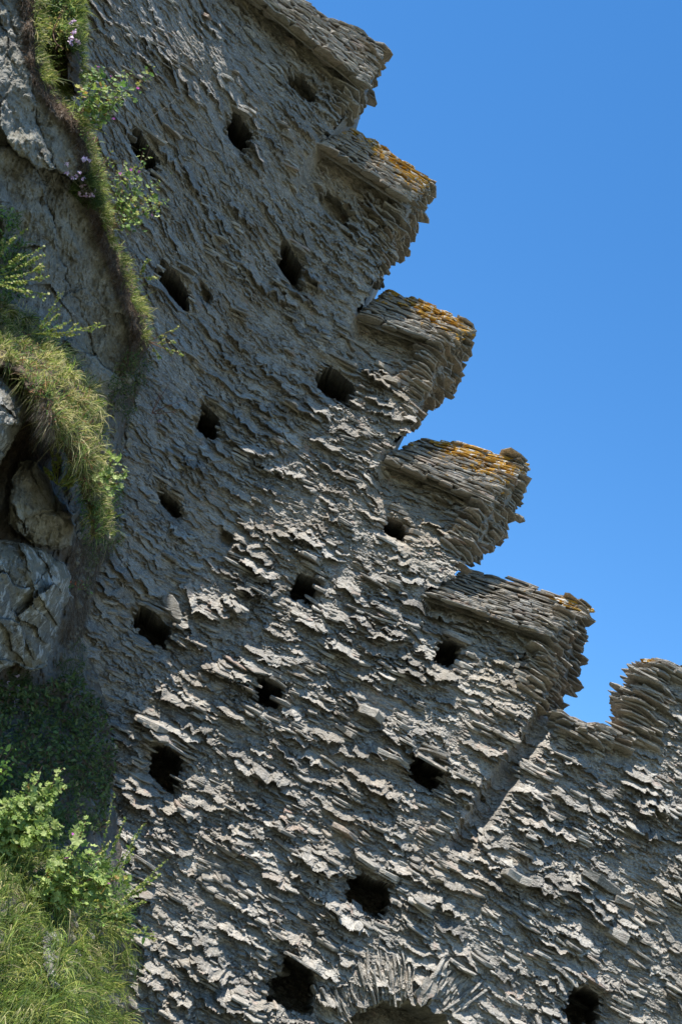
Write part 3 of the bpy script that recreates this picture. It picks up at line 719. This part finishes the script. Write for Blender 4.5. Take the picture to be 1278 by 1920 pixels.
def lobed(k):
    if k == 'mallow':
        th = np.linspace(-math.pi*.92, math.pi*.92, 13); rr = np.where(np.arange(13) % 2 == 0, 1.0, .68); rr = rr*(1-.12*np.abs(th)/3)
        x = np.cos(th)*rr; y = np.sin(th)*rr; z = .22*rr**2*np.where(np.arange(13) % 2 == 0, 1, .3)
    elif k == 'oval':
        x = np.array([0, .25, .65, 1.0, .65, .25]); y = np.array([0, .22, .2, 0, -.2, -.22]); z = np.array([0, .08, .05, -.15, .05, .08])
    else:
        th = np.arange(6)*math.pi/3; x = np.cos(th); y = np.sin(th); z = .15*np.ones(6)
    return np.stack([x, y, z], -1)
def leaves(mb, P, Nrm, size, colr, kind='oval', r=rng):
    tp = lobed(kind); n = len(P); m = len(tp)
    Nn = norm(Nrm); a = norm(np.cross(Nn, r.normal(0, 1, (n, 3)))); b = np.cross(Nn, a)
    V = P[:, None]+size[:, None, None]*(tp[None, :, :1]*a[:, None]+tp[None, :, 1:2]*b[:, None]+tp[None, :, 2:]*Nn[:, None])
    ctr = P[:, None] + (size[:, None, None]*.5*a[:, None] if kind == 'oval' else 0) - (size[:, None, None]*.06*Nn[:, None] if kind == 'oval' else 0)
    V = np.concatenate([ctr, V], 1).reshape(-1, 3)
    b0 = (np.arange(n)*(m+1))[:, None]; idx = []
    rng_ = range(m) if kind != 'mallow' else range(m-1)
    for i in rng_: idx.append(b0+np.array([[0, 1+i, 1+(i+1) % m]]))
    F = np.concatenate(idx, 1).reshape(-1)
    c = np.repeat(colr, m+1, 0); c = np.concatenate([c, np.ones((len(c), 1))], 1)
    mb.add(V, [3]*(len(F)//3), F, c)
def tube(mb, pts, r0, r1, col):
    pts = np.asarray(pts); n = len(pts); k = 4; V = []
    for i in range(n):
        d = pts[min(i+1, n-1)]-pts[max(i-1, 0)]; d = d/np.linalg.norm(d)
        a = np.cross(d, [0.3, .9, .1]); a /= np.linalg.norm(a); b = np.cross(d, a); rr = lerp(r0, r1, i/(n-1))
        for j in range(k): t = j*2*math.pi/k; V.append(pts[i]+rr*(a*math.cos(t)+b*math.sin(t)))
    idx = []
    for i in range(n-1):
        for j in range(k): idx += [i*k+j, i*k+(j+1) % k, (i+1)*k+(j+1) % k, (i+1)*k+j]
    mb.add(V, [4]*((n-1)*k), idx, (*col, 1))
def pick(r, pal, n, w_=None, var=.15):
    pal = np.array(pal); i = r.choice(len(pal), n, p=w_); return np.clip(pal[i]*(1+r.normal(0, var, (n, 1))), .01, .9)
def sample(poly, n, r, edge=None):
    P = np.array(poly, float); lo, hi = np.maximum(P.min(0), (-70, -80)), np.minimum(P.max(0), (1300, 2000)); out = []
    tot = 0
    while tot < n:
        q_ = r.uniform(lo, hi, (n, 2)); q_ = q_[inside(q_[:, 0], q_[:, 1], poly)]; out.append(q_); tot += len(q_)
    return np.concatenate(out)[:n]
def surf_y(Q):
    best = bank_y(Q[:, 0], Q[:, 1])
    for (gx_, gy_, Y, m) in SURF:
        i = ((Q[:, 1]-gy_[0, 0])/2).astype(int); j = ((Q[:, 0]-gx_[0, 0])/2).astype(int)
        ok = (i >= 0) & (i < Y.shape[0]) & (j >= 0) & (j < Y.shape[1]); i = np.clip(i, 0, Y.shape[0]-1); j = np.clip(j, 0, Y.shape[1]-1)
        ok &= m[i, j]; best = np.where(ok, np.minimum(best, Y[i, j]), best)
    return best
def surf_many(Q, back=0.0): return at(Q[:, 0], Q[:, 1], surf_y(Q)+back)
def dirs(n, main, spread, r): return norm(np.array(main)[None]+r.normal(0, spread, (n, 3)))
GREEN = [(.06, .10, .018), (.12, .18, .03), (.22, .27, .055), (.32, .33, .08), (.48, .42, .20)]

def grass(label_name, poly, n, L, W, main, pal_w, droop=.5, seed=1, spread=.35, back=.02, clump=0):
    r = np.random.default_rng(seed); nt_ = max(n//26, 10); TC = sample(poly, nt_, r)
    if clump: TC = TC[fbm(TC[:, 0]/clump, TC[:, 1]/clump, seed, 3) > -.10+r.normal(0, .06, nt_)]
    ti = r.integers(0, len(TC), n); of = r.normal(0, 1, (n, 2))*r.uniform(1.2, 5, len(TC))[ti][:, None]; Q = TC[ti]+of
    tl_ = r.uniform(.55, 1.5, len(TC))[ti]; td_ = r.normal(0, .42, (len(TC), 3))[ti]; tcw = r.normal(1, .22, len(TC))[ti]
    n = len(Q); P = surf_many(Q, back); fl = fbm(Q[:, 0]/16, Q[:, 1]/16, seed+3, 3); f2_ = fbm(Q[:, 0]/22, Q[:, 1]/22, seed+5, 3)
    D = dirs(n, main, spread, r)+np.stack([fl*2.2, f2_*.8, -f2_*1.6], -1)
    D = D+td_+np.stack([of[:, 0]*.07, of[:, 0]*0, -of[:, 1]*.07], -1); ln = r.uniform(*L, n)*tl_*(1+.8*f2_)*np.where(r.uniform(size=n) < .05, 1.5, 1); mb = MB()
    blades(mb, P, D, ln, r.uniform(*W, n), pick(r, GREEN, n, pal_w)*np.clip(tcw, .5, 1.5)[:, None], droop, r)
    return mb
def finish(mb, name, o_mat=None, kind='stuff'):
    o = mb.build(name, o_mat or MAT_GRASS); tag(o, kind=kind); return o

# straw coloured grass hummock
mb = grass('h', HUM, 17000, (.025, .10), (.0014, .0034), (.35, -.35, .75), [.05, .10, .15, .24, .46], .6, 11, .55, clump=16)
q_ = grass('h', HUM, 2400, (.05, .13), (.0012, .0028), (.25, -.3, .2), [.2, .2, .2, .1, .3], 1.5, 12, .5, clump=14); mb.v += q_.v; mb.sz += q_.sz; mb.ix += [i+mb.n for i in q_.ix]; mb.c += q_.c; mb.n += q_.n
o = finish(mb, 'grass'); tag(o, 'straw and green tufted grass on the sunlit hummock', 'grass')
# lower-left grass
LOWG = [(-60, 1600), (60, 1580), (130, 1660), (200, 1690), (236, 1730), (238, 1800), (242, 2000), (-60, 2000)]
mb = grass('l', LOWG, 21000, (.06, .20), (.0015, .0036), (.25, -.4, .6), [.26, .3, .22, .14, .08], 1.1, 13, .5, clump=30)
o = finish(mb, 'grass'); tag(o, 'lush green grass hanging over the bottom corner of the bank', 'grass')
# fringe along the cliff's turf edge
def fringe(line, n, width, L, W, main, w_, seed, droop=.4, spread=.4, back=.0):
    r = np.random.default_rng(seed); t = r.uniform(0, 1, n); Q = resample(line, t)+np.stack([r.uniform(-width, 3, n), r.normal(0, 3, n)], -1)
    P = surf_many(Q-np.array([14, 0]), -.02); P = at(Q[:, 0], Q[:, 1], P[:, 1]+back+r.uniform(0, .1, n))
    fl = fbm(Q[:, 1]/18, Q[:, 0]/18, seed, 4); kp = fl+r.normal(0, .05, n) > .0; P, fl = P[kp], fl[kp]; n = len(P); mb = MB()
    blades(mb, P, dirs(n, main, spread, r), r.uniform(*L, n)*(1+2.6*fl)*np.where(r.uniform(size=n) < .06, 1.8, 1), r.uniform(*W, n), pick(r, GREEN, n, w_), droop, r); return mb
o = finish(fringe(EDGE, 9500, 16, (.012, .07), (.001, .0025), (.75, -.1, .6), [.1, .2, .25, .2, .25], 15, spread=.6), 'grass'); tag(o, 'thin sunlit fringe of grass along the cliff edge', 'grass')
cover([(84, -20), (150, -20), (156, 40), (150, 170), (110, 150), (90, 100)], 700, (.010, .022), MDG+[(.4, .4, .1)], 51, label='bright yellow-green small leaves in the turf at the top edge', depth=.06) if 0 else None
ROOTC = [(.10, .06, .04), (.16, .11, .075), (.23, .17, .12)]
r = np.random.default_rng(16); n = 9000; Q = resample(EDGE, r.uniform(0, 1, n))+np.stack([-r.uniform(0, 34, n), r.normal(0, 3, n)], -1)
mb = MB(); blades(mb, surf_many(Q, -.0), dirs(n, (.1, -.5, -.4), .5, r), r.uniform(.02, .07, n), r.uniform(.0008, .002, n), pick(r, ROOTC, n), .8, r)
o = finish(mb, 'roots'); tag(o, 'brown matted roots under the turf edge of the cliff', 'roots')
# turf at the top corner
TOPG = [(80, -60), (152, -60), (156, 20), (140, 50), (112, 60), (115, 130), (135, 185), (118, 190), (95, 150), (82, 100)]
mb = grass('t', TOPG, 9000, (.03, .10), (.0012, .003), (.6, -.2, .6), [.12, .25, .3, .23, .1], .4, 17, .45)
o = finish(mb, 'grass'); tag(o, 'bright grass filling the gap beside the cliff at the top', 'grass')
mb = fringe([(150, -20), (154, 60), (157, 165)], 900, 8, (.02, .06), (.001, .002), (.6, -.2, .6), [.3, .3, .2, .1, .1], 18)
o = finish(mb, 'grass'); tag(o, 'thin grass on the small dark turf block', 'grass')

# leafy ground cover, in shade under the boulders and between the rocks
def cover(poly, n, size, pal, seed, main=(.2, -.8, .5), kind='oval', depth=.1, label='', stems=0):
    r = np.random.default_rng(seed); Q = sample(poly, n, r)
    keep = fbm(Q[:, 0]/26, Q[:, 1]/26, seed, 3) > -.14+r.normal(0, .07, n); Q = Q[keep]; n = len(Q)
    P = surf_many(Q); P = at(Q[:, 0], Q[:, 1], P[:, 1]-r.uniform(0, depth, n))
    mb = MB(); leaves(mb, P, dirs(n, main, .6, r), r.uniform(*size, n), pick(r, pal, n), kind, r)
    m2 = n//2; blades(mb, P[:m2], dirs(m2, (.3, -.4, .6), .5, r), r.uniform(.04, .12, m2), r.uniform(.001, .0025, m2), pick(r, pal, m2), .5, r)
    o = finish(mb, 'undergrowth', MAT_LEAF); tag(o, label, 'undergrowth'); return o
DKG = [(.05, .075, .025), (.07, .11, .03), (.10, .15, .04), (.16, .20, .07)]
MDG = [(.10, .19, .04), (.15, .26, .05), (.22, .32, .08)]
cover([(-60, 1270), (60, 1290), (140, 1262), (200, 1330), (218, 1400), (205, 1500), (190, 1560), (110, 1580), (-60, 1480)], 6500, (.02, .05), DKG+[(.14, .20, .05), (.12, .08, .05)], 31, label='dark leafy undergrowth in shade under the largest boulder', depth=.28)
cover([(225, 660), (285, 660), (300, 720), (290, 850), (250, 860), (238, 800), (205, 760), (200, 730)], 1500, (.010, .024), DKG, 32, label='dim scrubby plants where the cliff turf meets the wall', depth=.12)
cover([(150, 900), (215, 880), (235, 930), (232, 1010), (215, 1060), (165, 1100), (150, 1010)], 1600, (.010, .022), DKG+MDG, 33, label='mixed small weeds trailing below the grass hummock', depth=.08)
cover([(-60, 380), (30, 395), (45, 440), (60, 500), (40, 560), (-60, 580)], 1500, (.014, .035), DKG+MDG, 34, label='leafy weeds growing from the cliff above the hummock', depth=.15)
cover([(130, 1590), (190, 1600), (250, 1650), (270, 1720), (255, 1760), (200, 1745), (150, 1700)], 1500, (.014, .03), MDG+[(.06, .13, .03)], 35, label='glossy green weeds at the edge of the lower bank', depth=.15)
cover([(-60, 1500), (60, 1500), (130, 1590), (110, 1660), (-60, 1640)], 1200, (.014, .03), DKG+MDG, 36, label='green weeds under the grey-green mallow', depth=.12)
cover([(182, 300), (215, 310), (235, 400), (228, 450), (205, 420), (186, 360)], 800, (.008, .02), MDG+[(.3, .32, .1)], 37, label='small bright weeds along the cliff edge', depth=.05)
cover([(84, -20), (148, -20), (152, 40), (120, 60), (110, 120), (125, 170), (110, 150), (90, 100)], 900, (.010, .024), MDG+[(.4, .42, .1), (.34, .4, .12)], 51, label='bright yellow-green small leaves in the turf at the top edge', depth=.08)
cover([(100, 160), (125, 185), (175, 245), (195, 350), (222, 445), (255, 540), (285, 600), (275, 660), (262, 600), (228, 500), (195, 430), (172, 300), (140, 225)], 1300, (.008, .02), MDG+[(.34, .38, .12), (.22, .12, .08)], 52, label='small leaves and dead bits along the turf of the cliff edge', depth=.07)
cover([(100, 1250), (150, 1190), (165, 1230), (150, 1290)], 250, (.008, .02), DKG, 38, label='sparse weeds beside the boulder foot')

# individual plants
def curve3(a, b, r, sag=.12, n=7):
    t = np.linspace(0, 1, n)[:, None]; L = np.linalg.norm(b-a); off = r.normal(0, .05, 3)*L; off[2] -= sag*L
    return a+(b-a)*t+off*(4*t*(1-t))*.6
def plant(name, label, cat, root, tips, seed, leafsize=(.02, .045), leaf='mallow', pal=MDG, nl=16, flowers=0, fcol=(.5, .12, .42), stemcol=(.22, .13, .08), spikes=False, yellow=.08, yoff=-.06, group=None, sr=.0035, sides=3):
    r = np.random.default_rng(seed); Yr = min(surf_at(root[0]-q_, root[1]) for q_ in (0, 20, 36)); base = at(root[0], root[1], Yr)
    e = empty(name, base); tag(e, label, cat, group); sm, lm = MB(), MB(); fl_ = []
    for tp in tips:
        tip = at(tp[0], tp[1], Yr+yoff+r.uniform(-.12, .04)); c_ = curve3(base, tip, r); tube(sm, c_, sr, sr*.35, stemcol)
        segs = [c_]
        for k in range(sides):
            i = r.integers(2, 6); q = c_[i]+(tip-base)*r.uniform(.12, .3)+r.normal(0, .05, 3)*np.linalg.norm(tip-base)
            c2 = curve3(c_[i], q, r, .05, 5); tube(sm, c2, sr*.5, sr*.25, stemcol); segs.append(c2)
        for sg in segs:
            m = nl if sg is c_ else max(nl//3, 2)
            t = r.uniform(.2 if sg is c_ else 0, 1, m); P = np.stack([np.interp(t*(len(sg)-1), np.arange(len(sg)), sg[:, j]) for j in range(3)], -1)
            shrink = 1-.62*t; spread_ = (.035 if not spikes else .012)
            P = P+r.normal(0, spread_, (m, 3))*(1-.6*t)[:, None]
            if spikes:
                m3 = m*4; t = r.uniform(.35, 1, m3); P3 = np.stack([np.interp(t*(len(sg)-1), np.arange(len(sg)), sg[:, j]) for j in range(3)], -1)+r.normal(0, .004, (m3, 3))
                leaves(lm, P3, dirs(m3, (.3, -.5, .5), .7, r), r.uniform(.004, .009, m3), pick(r, [(.30, .34, .08), (.22, .30, .06), (.38, .36, .14)], m3), 'dot', r)
                P = P[:m//2]; shrink = shrink[:m//2]
            n_ = len(P); cc = pick(r, pal, n_); ye = r.uniform(0, 1, n_) < yellow; cc[ye] = pick(r, [(.42, .40, .07), (.38, .36, .07), (.34, .22, .06)], ye.sum())
            leaves(lm, P, dirs(n_, (.1, -.65, .6), .5, r), r.uniform(*leafsize, n_)*shrink, cc, leaf, r)
        for k in range(flowers):
            t = r.uniform(.6, 1); P = np.array([[np.interp(t*6, np.arange(7), c_[:, j]) for j in range(3)]])+r.normal(0, .015, (1, 3))
            fm = MB(); leaves(fm, P-np.array([0, .012, 0]), dirs(1, (.2, -.8, .4), .4, r), np.array([r.uniform(.010, .015)]), pick(r, [fcol], 1), 'mallow', r); fl_.append((fm, P[0]))
    so_ = sm.build('stem', MAT_LEAF, None, loc=base); so_.parent = e; so_.location = (0, 0, 0)
    lo_ = lm.build('leaves', MAT_LEAF, None, loc=base); lo_.parent = e; lo_.location = (0, 0, 0)
    for fm, fp in fl_: fo = fm.build('flower', MAT_LEAF, None, loc=base); fo.parent = e; fo.location = (0, 0, 0)
    return e
GRY = [(.20, .28, .06), (.28, .36, .09), (.36, .42, .14), (.14, .21, .04)]
plant('mallow_plant', 'tall mallow with magenta flowers leaning out from the cliff edge near the top', 'mallow', (150, 212), [(255, 124), (292, 138), (240, 178), (212, 222), (190, 165), (182, 130)], 101, (.014, .032), pal=GRY+MDG, nl=34, flowers=1, yellow=.12, sides=5, sr=.003, yoff=.05)
plant('mallow_plant', 'mallow with one orange dead leaf, in front of the uppermost dark wall hole', 'mallow', (212, 428), [(268, 284), (316, 332), (318, 372), (246, 320), (288, 396), (232, 300), (262, 350)], 102, (.012, .028), pal=GRY+MDG, nl=30, flowers=1, yellow=.12, sides=5, yoff=.05, sr=.003)
plant('mallow_plant', 'small grey-green mallow with round leaves at the tip of the grass hummock', 'mallow', (196, 900), [(220, 848), (236, 880), (208, 870), (225, 905)], 103, (.026, .042), pal=GRY, nl=9, yellow=0, sides=2)
plant('mallow_plant', 'large grey-green mallow bush, highest of the three at the lower corner', 'mallow', (5, 1600), [(118, 1440), (80, 1436), (50, 1490), (100, 1500), (20, 1500), (110, 1545), (60, 1560), (0, 1540)], 104, (.018, .046), pal=GRY, nl=64, yellow=.02, stemcol=(.20, .10, .08), sr=.005)
plant('mallow_plant', 'mallow with yellowed lower leaves, between the big bush and the wall', 'mallow', (82, 1680), [(160, 1545), (192, 1590), (222, 1640), (130, 1585), (180, 1640), (110, 1620), (200, 1680)], 105, (.018, .044), pal=GRY, nl=56, yellow=.08, stemcol=(.26, .12, .10), sr=.005, flowers=1)
plant('beet_plant', 'green beet with long seed spikes reaching over the lower wall', 'beet', (170, 1720), [(215, 1487), (236, 1530), (262, 1562), (312, 1612), (285, 1640), (250, 1600), (292, 1752), (270, 1690), (240, 1725)], 106, (.03, .055), 'oval', MDG, 18, spikes=True, stemcol=(.22, .28, .08), sr=.0035, yellow=.02)
plant('beet_plant', 'yellow-green beet with upright seed spikes on the left cliff face', 'beet', (-30, 520), [(55, 425), (82, 462), (85, 500), (78, 520), (92, 552), (60, 548), (30, 440), (70, 480)], 107, (.02, .045), 'oval', MDG, 14, spikes=True, stemcol=(.3, .34, .08), yellow=.02)
plant('beet_plant', 'sprawling beet with thin spikes at the top of the grass hummock', 'beet', (60, 625), [(120, 545), (135, 600), (190, 605), (110, 590), (150, 628)], 108, (.02, .04), 'oval', MDG, 10, spikes=True, stemcol=(.3, .34, .08), yellow=.02)
plant('beet_plant', 'small bright beet with two upright spikes in front of the flat-faced boulder', 'beet', (108, 908), [(97, 830), (108, 826), (88, 880), (130, 885), (165, 885), (140, 905)], 109, (.02, .038), 'oval', [(.22, .32, .05), (.30, .40, .07)], 14, spikes=True, stemcol=(.3, .34, .08), yellow=.03, yoff=-.08)
plant('leafy_weed', 'bright green weed at the left edge above the mallow bush', 'weed', (-25, 1470), [(25, 1400), (32, 1425), (15, 1440), (5, 1410)], 110, (.03, .055), 'oval', [(.26, .38, .06), (.34, .45, .08)], 12, yellow=.02)
plant('leafy_weed', 'low green weed with one red leaf below the large boulder edge', 'weed', (150, 1105), [(142, 1088), (158, 1090), (166, 1100)], 111, (.02, .03), 'oval', MDG+[(.5, .12, .05)], 5, yellow=0)
plant('leafy_weed', 'yellow-green weed beside the cliff fringe under the upper mallow', 'weed', (180, 330), [(212, 268), (218, 300), (225, 330), (208, 290)], 112, (.012, .026), 'oval', [(.26, .36, .06), (.34, .40, .1)], 12, yellow=.1, yoff=.05)
plant('leafy_weed', 'straggly weed with thin spikes near the lowest point of the cliff turf', 'weed', (262, 520), [(276, 485), (298, 520), (270, 500)], 113, (.010, .02), 'oval', [(.26, .36, .06), (.2, .3, .07)], 8, spikes=True, yellow=.1, yoff=.05)
plant('leafy_weed', 'trailing weed at the bottom tip of the cliff turf', 'weed', (278, 640), [(335, 612), (325, 640), (300, 670), (340, 660)], 114, (.008, .018), 'oval', MDG, 6, spikes=True, yellow=.05, yoff=.05)
plant('leafy_weed', 'reddish thin-stemmed weed standing out against the shaded wall', 'weed', (285, 775), [(345, 750), (320, 715), (330, 770), (300, 735)], 115, (.006, .012), 'oval', [(.2, .12, .08), (.3, .2, .12)], 5, yellow=0, stemcol=(.2, .09, .07), yoff=.0)
plant('leafy_weed', 'yellow-leaved weed at the top edge beside the pink thrift', 'weed', (100, 60), [(125, 2), (118, 30), (135, 60), (120, 90), (128, 15)], 116, (.014, .03), 'oval', [(.42, .44, .10), (.3, .38, .08), (.5, .42, .12)], 14, yellow=.15, yoff=-.02)
def dry(label, root, tip, seed):
    r = np.random.default_rng(seed); Y = surf_at(min(root[0], 180), root[1])+.05; a = at(*root, Y); b = at(*tip, Y-.05); sm = MB(); c = curve3(a, b, r, .03); tube(sm, c, .0022, .001, (.42, .38, .33))
    for i in (3, 4, 5): tube(sm, curve3(c[i], c[i]+(b-a)*.12+r.normal(0, .02, 3), r, 0, 4), .0012, .0008, (.42, .38, .33))
    tag(sm.build('dry_stalk', MAT_LEAF, loc=a), label, 'stalk')
dry('bare pale stalk crossing the shaded wall above the uppermost dark hole', (240, 248), (330, 185), 3)
dry('shorter bare stalk parallel to the long pale one', (206, 250), (248, 210), 4)
def thrift(label, c0, poly, nb, heads, seed, dark=True, hb=(0, 0)):
    r = np.random.default_rng(seed); Q = sample(poly, nb, r); P = surf_many(Q, -.01); base = P.mean(0)
    e = empty('thrift_clump', base); tag(e, label, 'thrift'); lm = MB(); hl_ = []
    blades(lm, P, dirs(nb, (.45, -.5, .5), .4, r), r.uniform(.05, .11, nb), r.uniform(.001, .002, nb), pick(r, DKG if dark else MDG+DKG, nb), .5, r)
    for (x, y) in heads:
        Yh = surf_at(min(max(x, 0), 260), y)-.10; h = at(x, y, Yh); j = r.integers(len(P)); tube(lm, curve3(P[j], h, r, .03, 5), .0012, .0009, (.25, .25, .12))
        m = 12; hm = MB(); hl_.append(hm); leaves(hm, h+r.normal(0, .006, (m, 3)), dirs(m, (0, -.5, .5), .8, r), r.uniform(.005, .009, m), pick(r, [(.62, .42, .58), (.75, .6, .72)], m), 'dot', r)
    a = lm.build('leaves', MAT_GRASS, None, loc=base); a.parent = e; a.location = (0, 0, 0)
    for hm in hl_: b = hm.build('flower_head', MAT_LEAF, None, loc=base); b.parent = e; b.location = (0, 0, 0)
cover([(0, 600), (60, 620), (130, 690), (180, 760), (190, 850), (200, 980), (160, 990), (120, 900), (70, 800), (40, 700)], 1500, (.008, .02), MDG+[(.05, .10, .03), (.22, .08, .05), (.35, .2, .1)], 41, label='small leaves and reddish sorrel mixed in the straw-coloured grass', depth=.07)
cover([(-40, 1640), (60, 1620), (130, 1680), (200, 1720), (230, 1800), (220, 1960), (-40, 1960)], 1800, (.010, .026), MDG+DKG, 42, label='broad small leaves mixed in the lush bottom grass', depth=.08)
r = np.random.default_rng(5)
thrift('clump of thrift with many pale pink heads at the top, beside the dark turf block', None, [(110, 60), (145, 55), (152, 80), (140, 100), (115, 95)], 1200, [(r.uniform(132, 168), r.uniform(18, 82)) for _ in range(34)], 201)
thrift('dark thrift cushion with small white-pink heads halfway along the cliff edge', None, [(140, 335), (185, 322), (192, 385), (165, 395), (128, 358)], 3500, [(r.uniform(125, 200), r.uniform(292, 370)) for _ in range(26)], 202)
thrift('shaded thrift cushion with a few lilac heads where the bank meets the wall', None, [(245, 805), (285, 790), (300, 830), (270, 862), (240, 850)], 1500, [(r.uniform(262, 315), r.uniform(790, 860)) for _ in range(7)], 203)
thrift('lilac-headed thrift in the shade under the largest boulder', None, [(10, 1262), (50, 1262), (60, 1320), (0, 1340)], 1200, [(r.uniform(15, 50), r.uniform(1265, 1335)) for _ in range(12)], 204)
# pale roots and dry hair hanging between the rocks and down the bank
r = np.random.default_rng(77); n = 12000
Q = np.concatenate([sample([(140, 1000), (200, 1010), (220, 1050), (170, 1120), (150, 1220), (110, 1250), (130, 1130)], n//2, r), sample([(45, 790), (90, 740), (110, 850), (60, 860)], n//4, r), sample([(90, 1680), (130, 1690), (150, 1760), (110, 1750)], n//4, r)])
mb = MB(); blades(mb, surf_many(Q, -.0), dirs(len(Q), (.25, -.5, -.8), .35, r), r.uniform(.03, .12, len(Q)), r.uniform(.0008, .0016, len(Q)), pick(r, [(.22, .17, .12), (.32, .27, .2), (.14, .1, .07)], len(Q)), .7, r)
o = finish(mb, 'roots'); tag(o, 'dry brown root hair hanging down the bank below the boulders', 'roots')

# broken slate and grit on the bank
r = np.random.default_rng(301); mb = MB()
for poly, n_ in (([(140, 1000), (228, 1000), (222, 1060), (180, 1120), (185, 1290), (215, 1400), (205, 1560), (150, 1500), (110, 1260), (138, 1130)], 520), ([(215, 700), (285, 690), (250, 780), (232, 900), (205, 900)], 130), ([(60, 1650), (130, 1660), (225, 1740), (235, 1950), (150, 1960), (80, 1800)], 220)):
    Q = sample(poly, n_, r); P = surf_many(Q, .0)
    for p in P:
        a_ = r.uniform(.006, .03)*r.choice([1, 1, 1.8]); e1 = norm(np.array([1, r.normal(0, .4), -.45+r.normal(0, .3)])); e2 = norm(np.cross(e1, norm(np.array([r.normal(0, .4), -.4, 1.])))); e3 = np.cross(e1, e2)
        slab(mb, p+np.array([0, -.005, 0]), e1*a_, e2*a_*.8, e3*a_*r.uniform(.2, .5), r, (r.uniform(0, .6), 0, .15*r.uniform(), 1), n=7, square=2.5)
o = mb.build('rubble', MAT_ROCK); tag(o, 'loose slate chips and grit lying on the earth bank', 'rubble', kind='stuff')
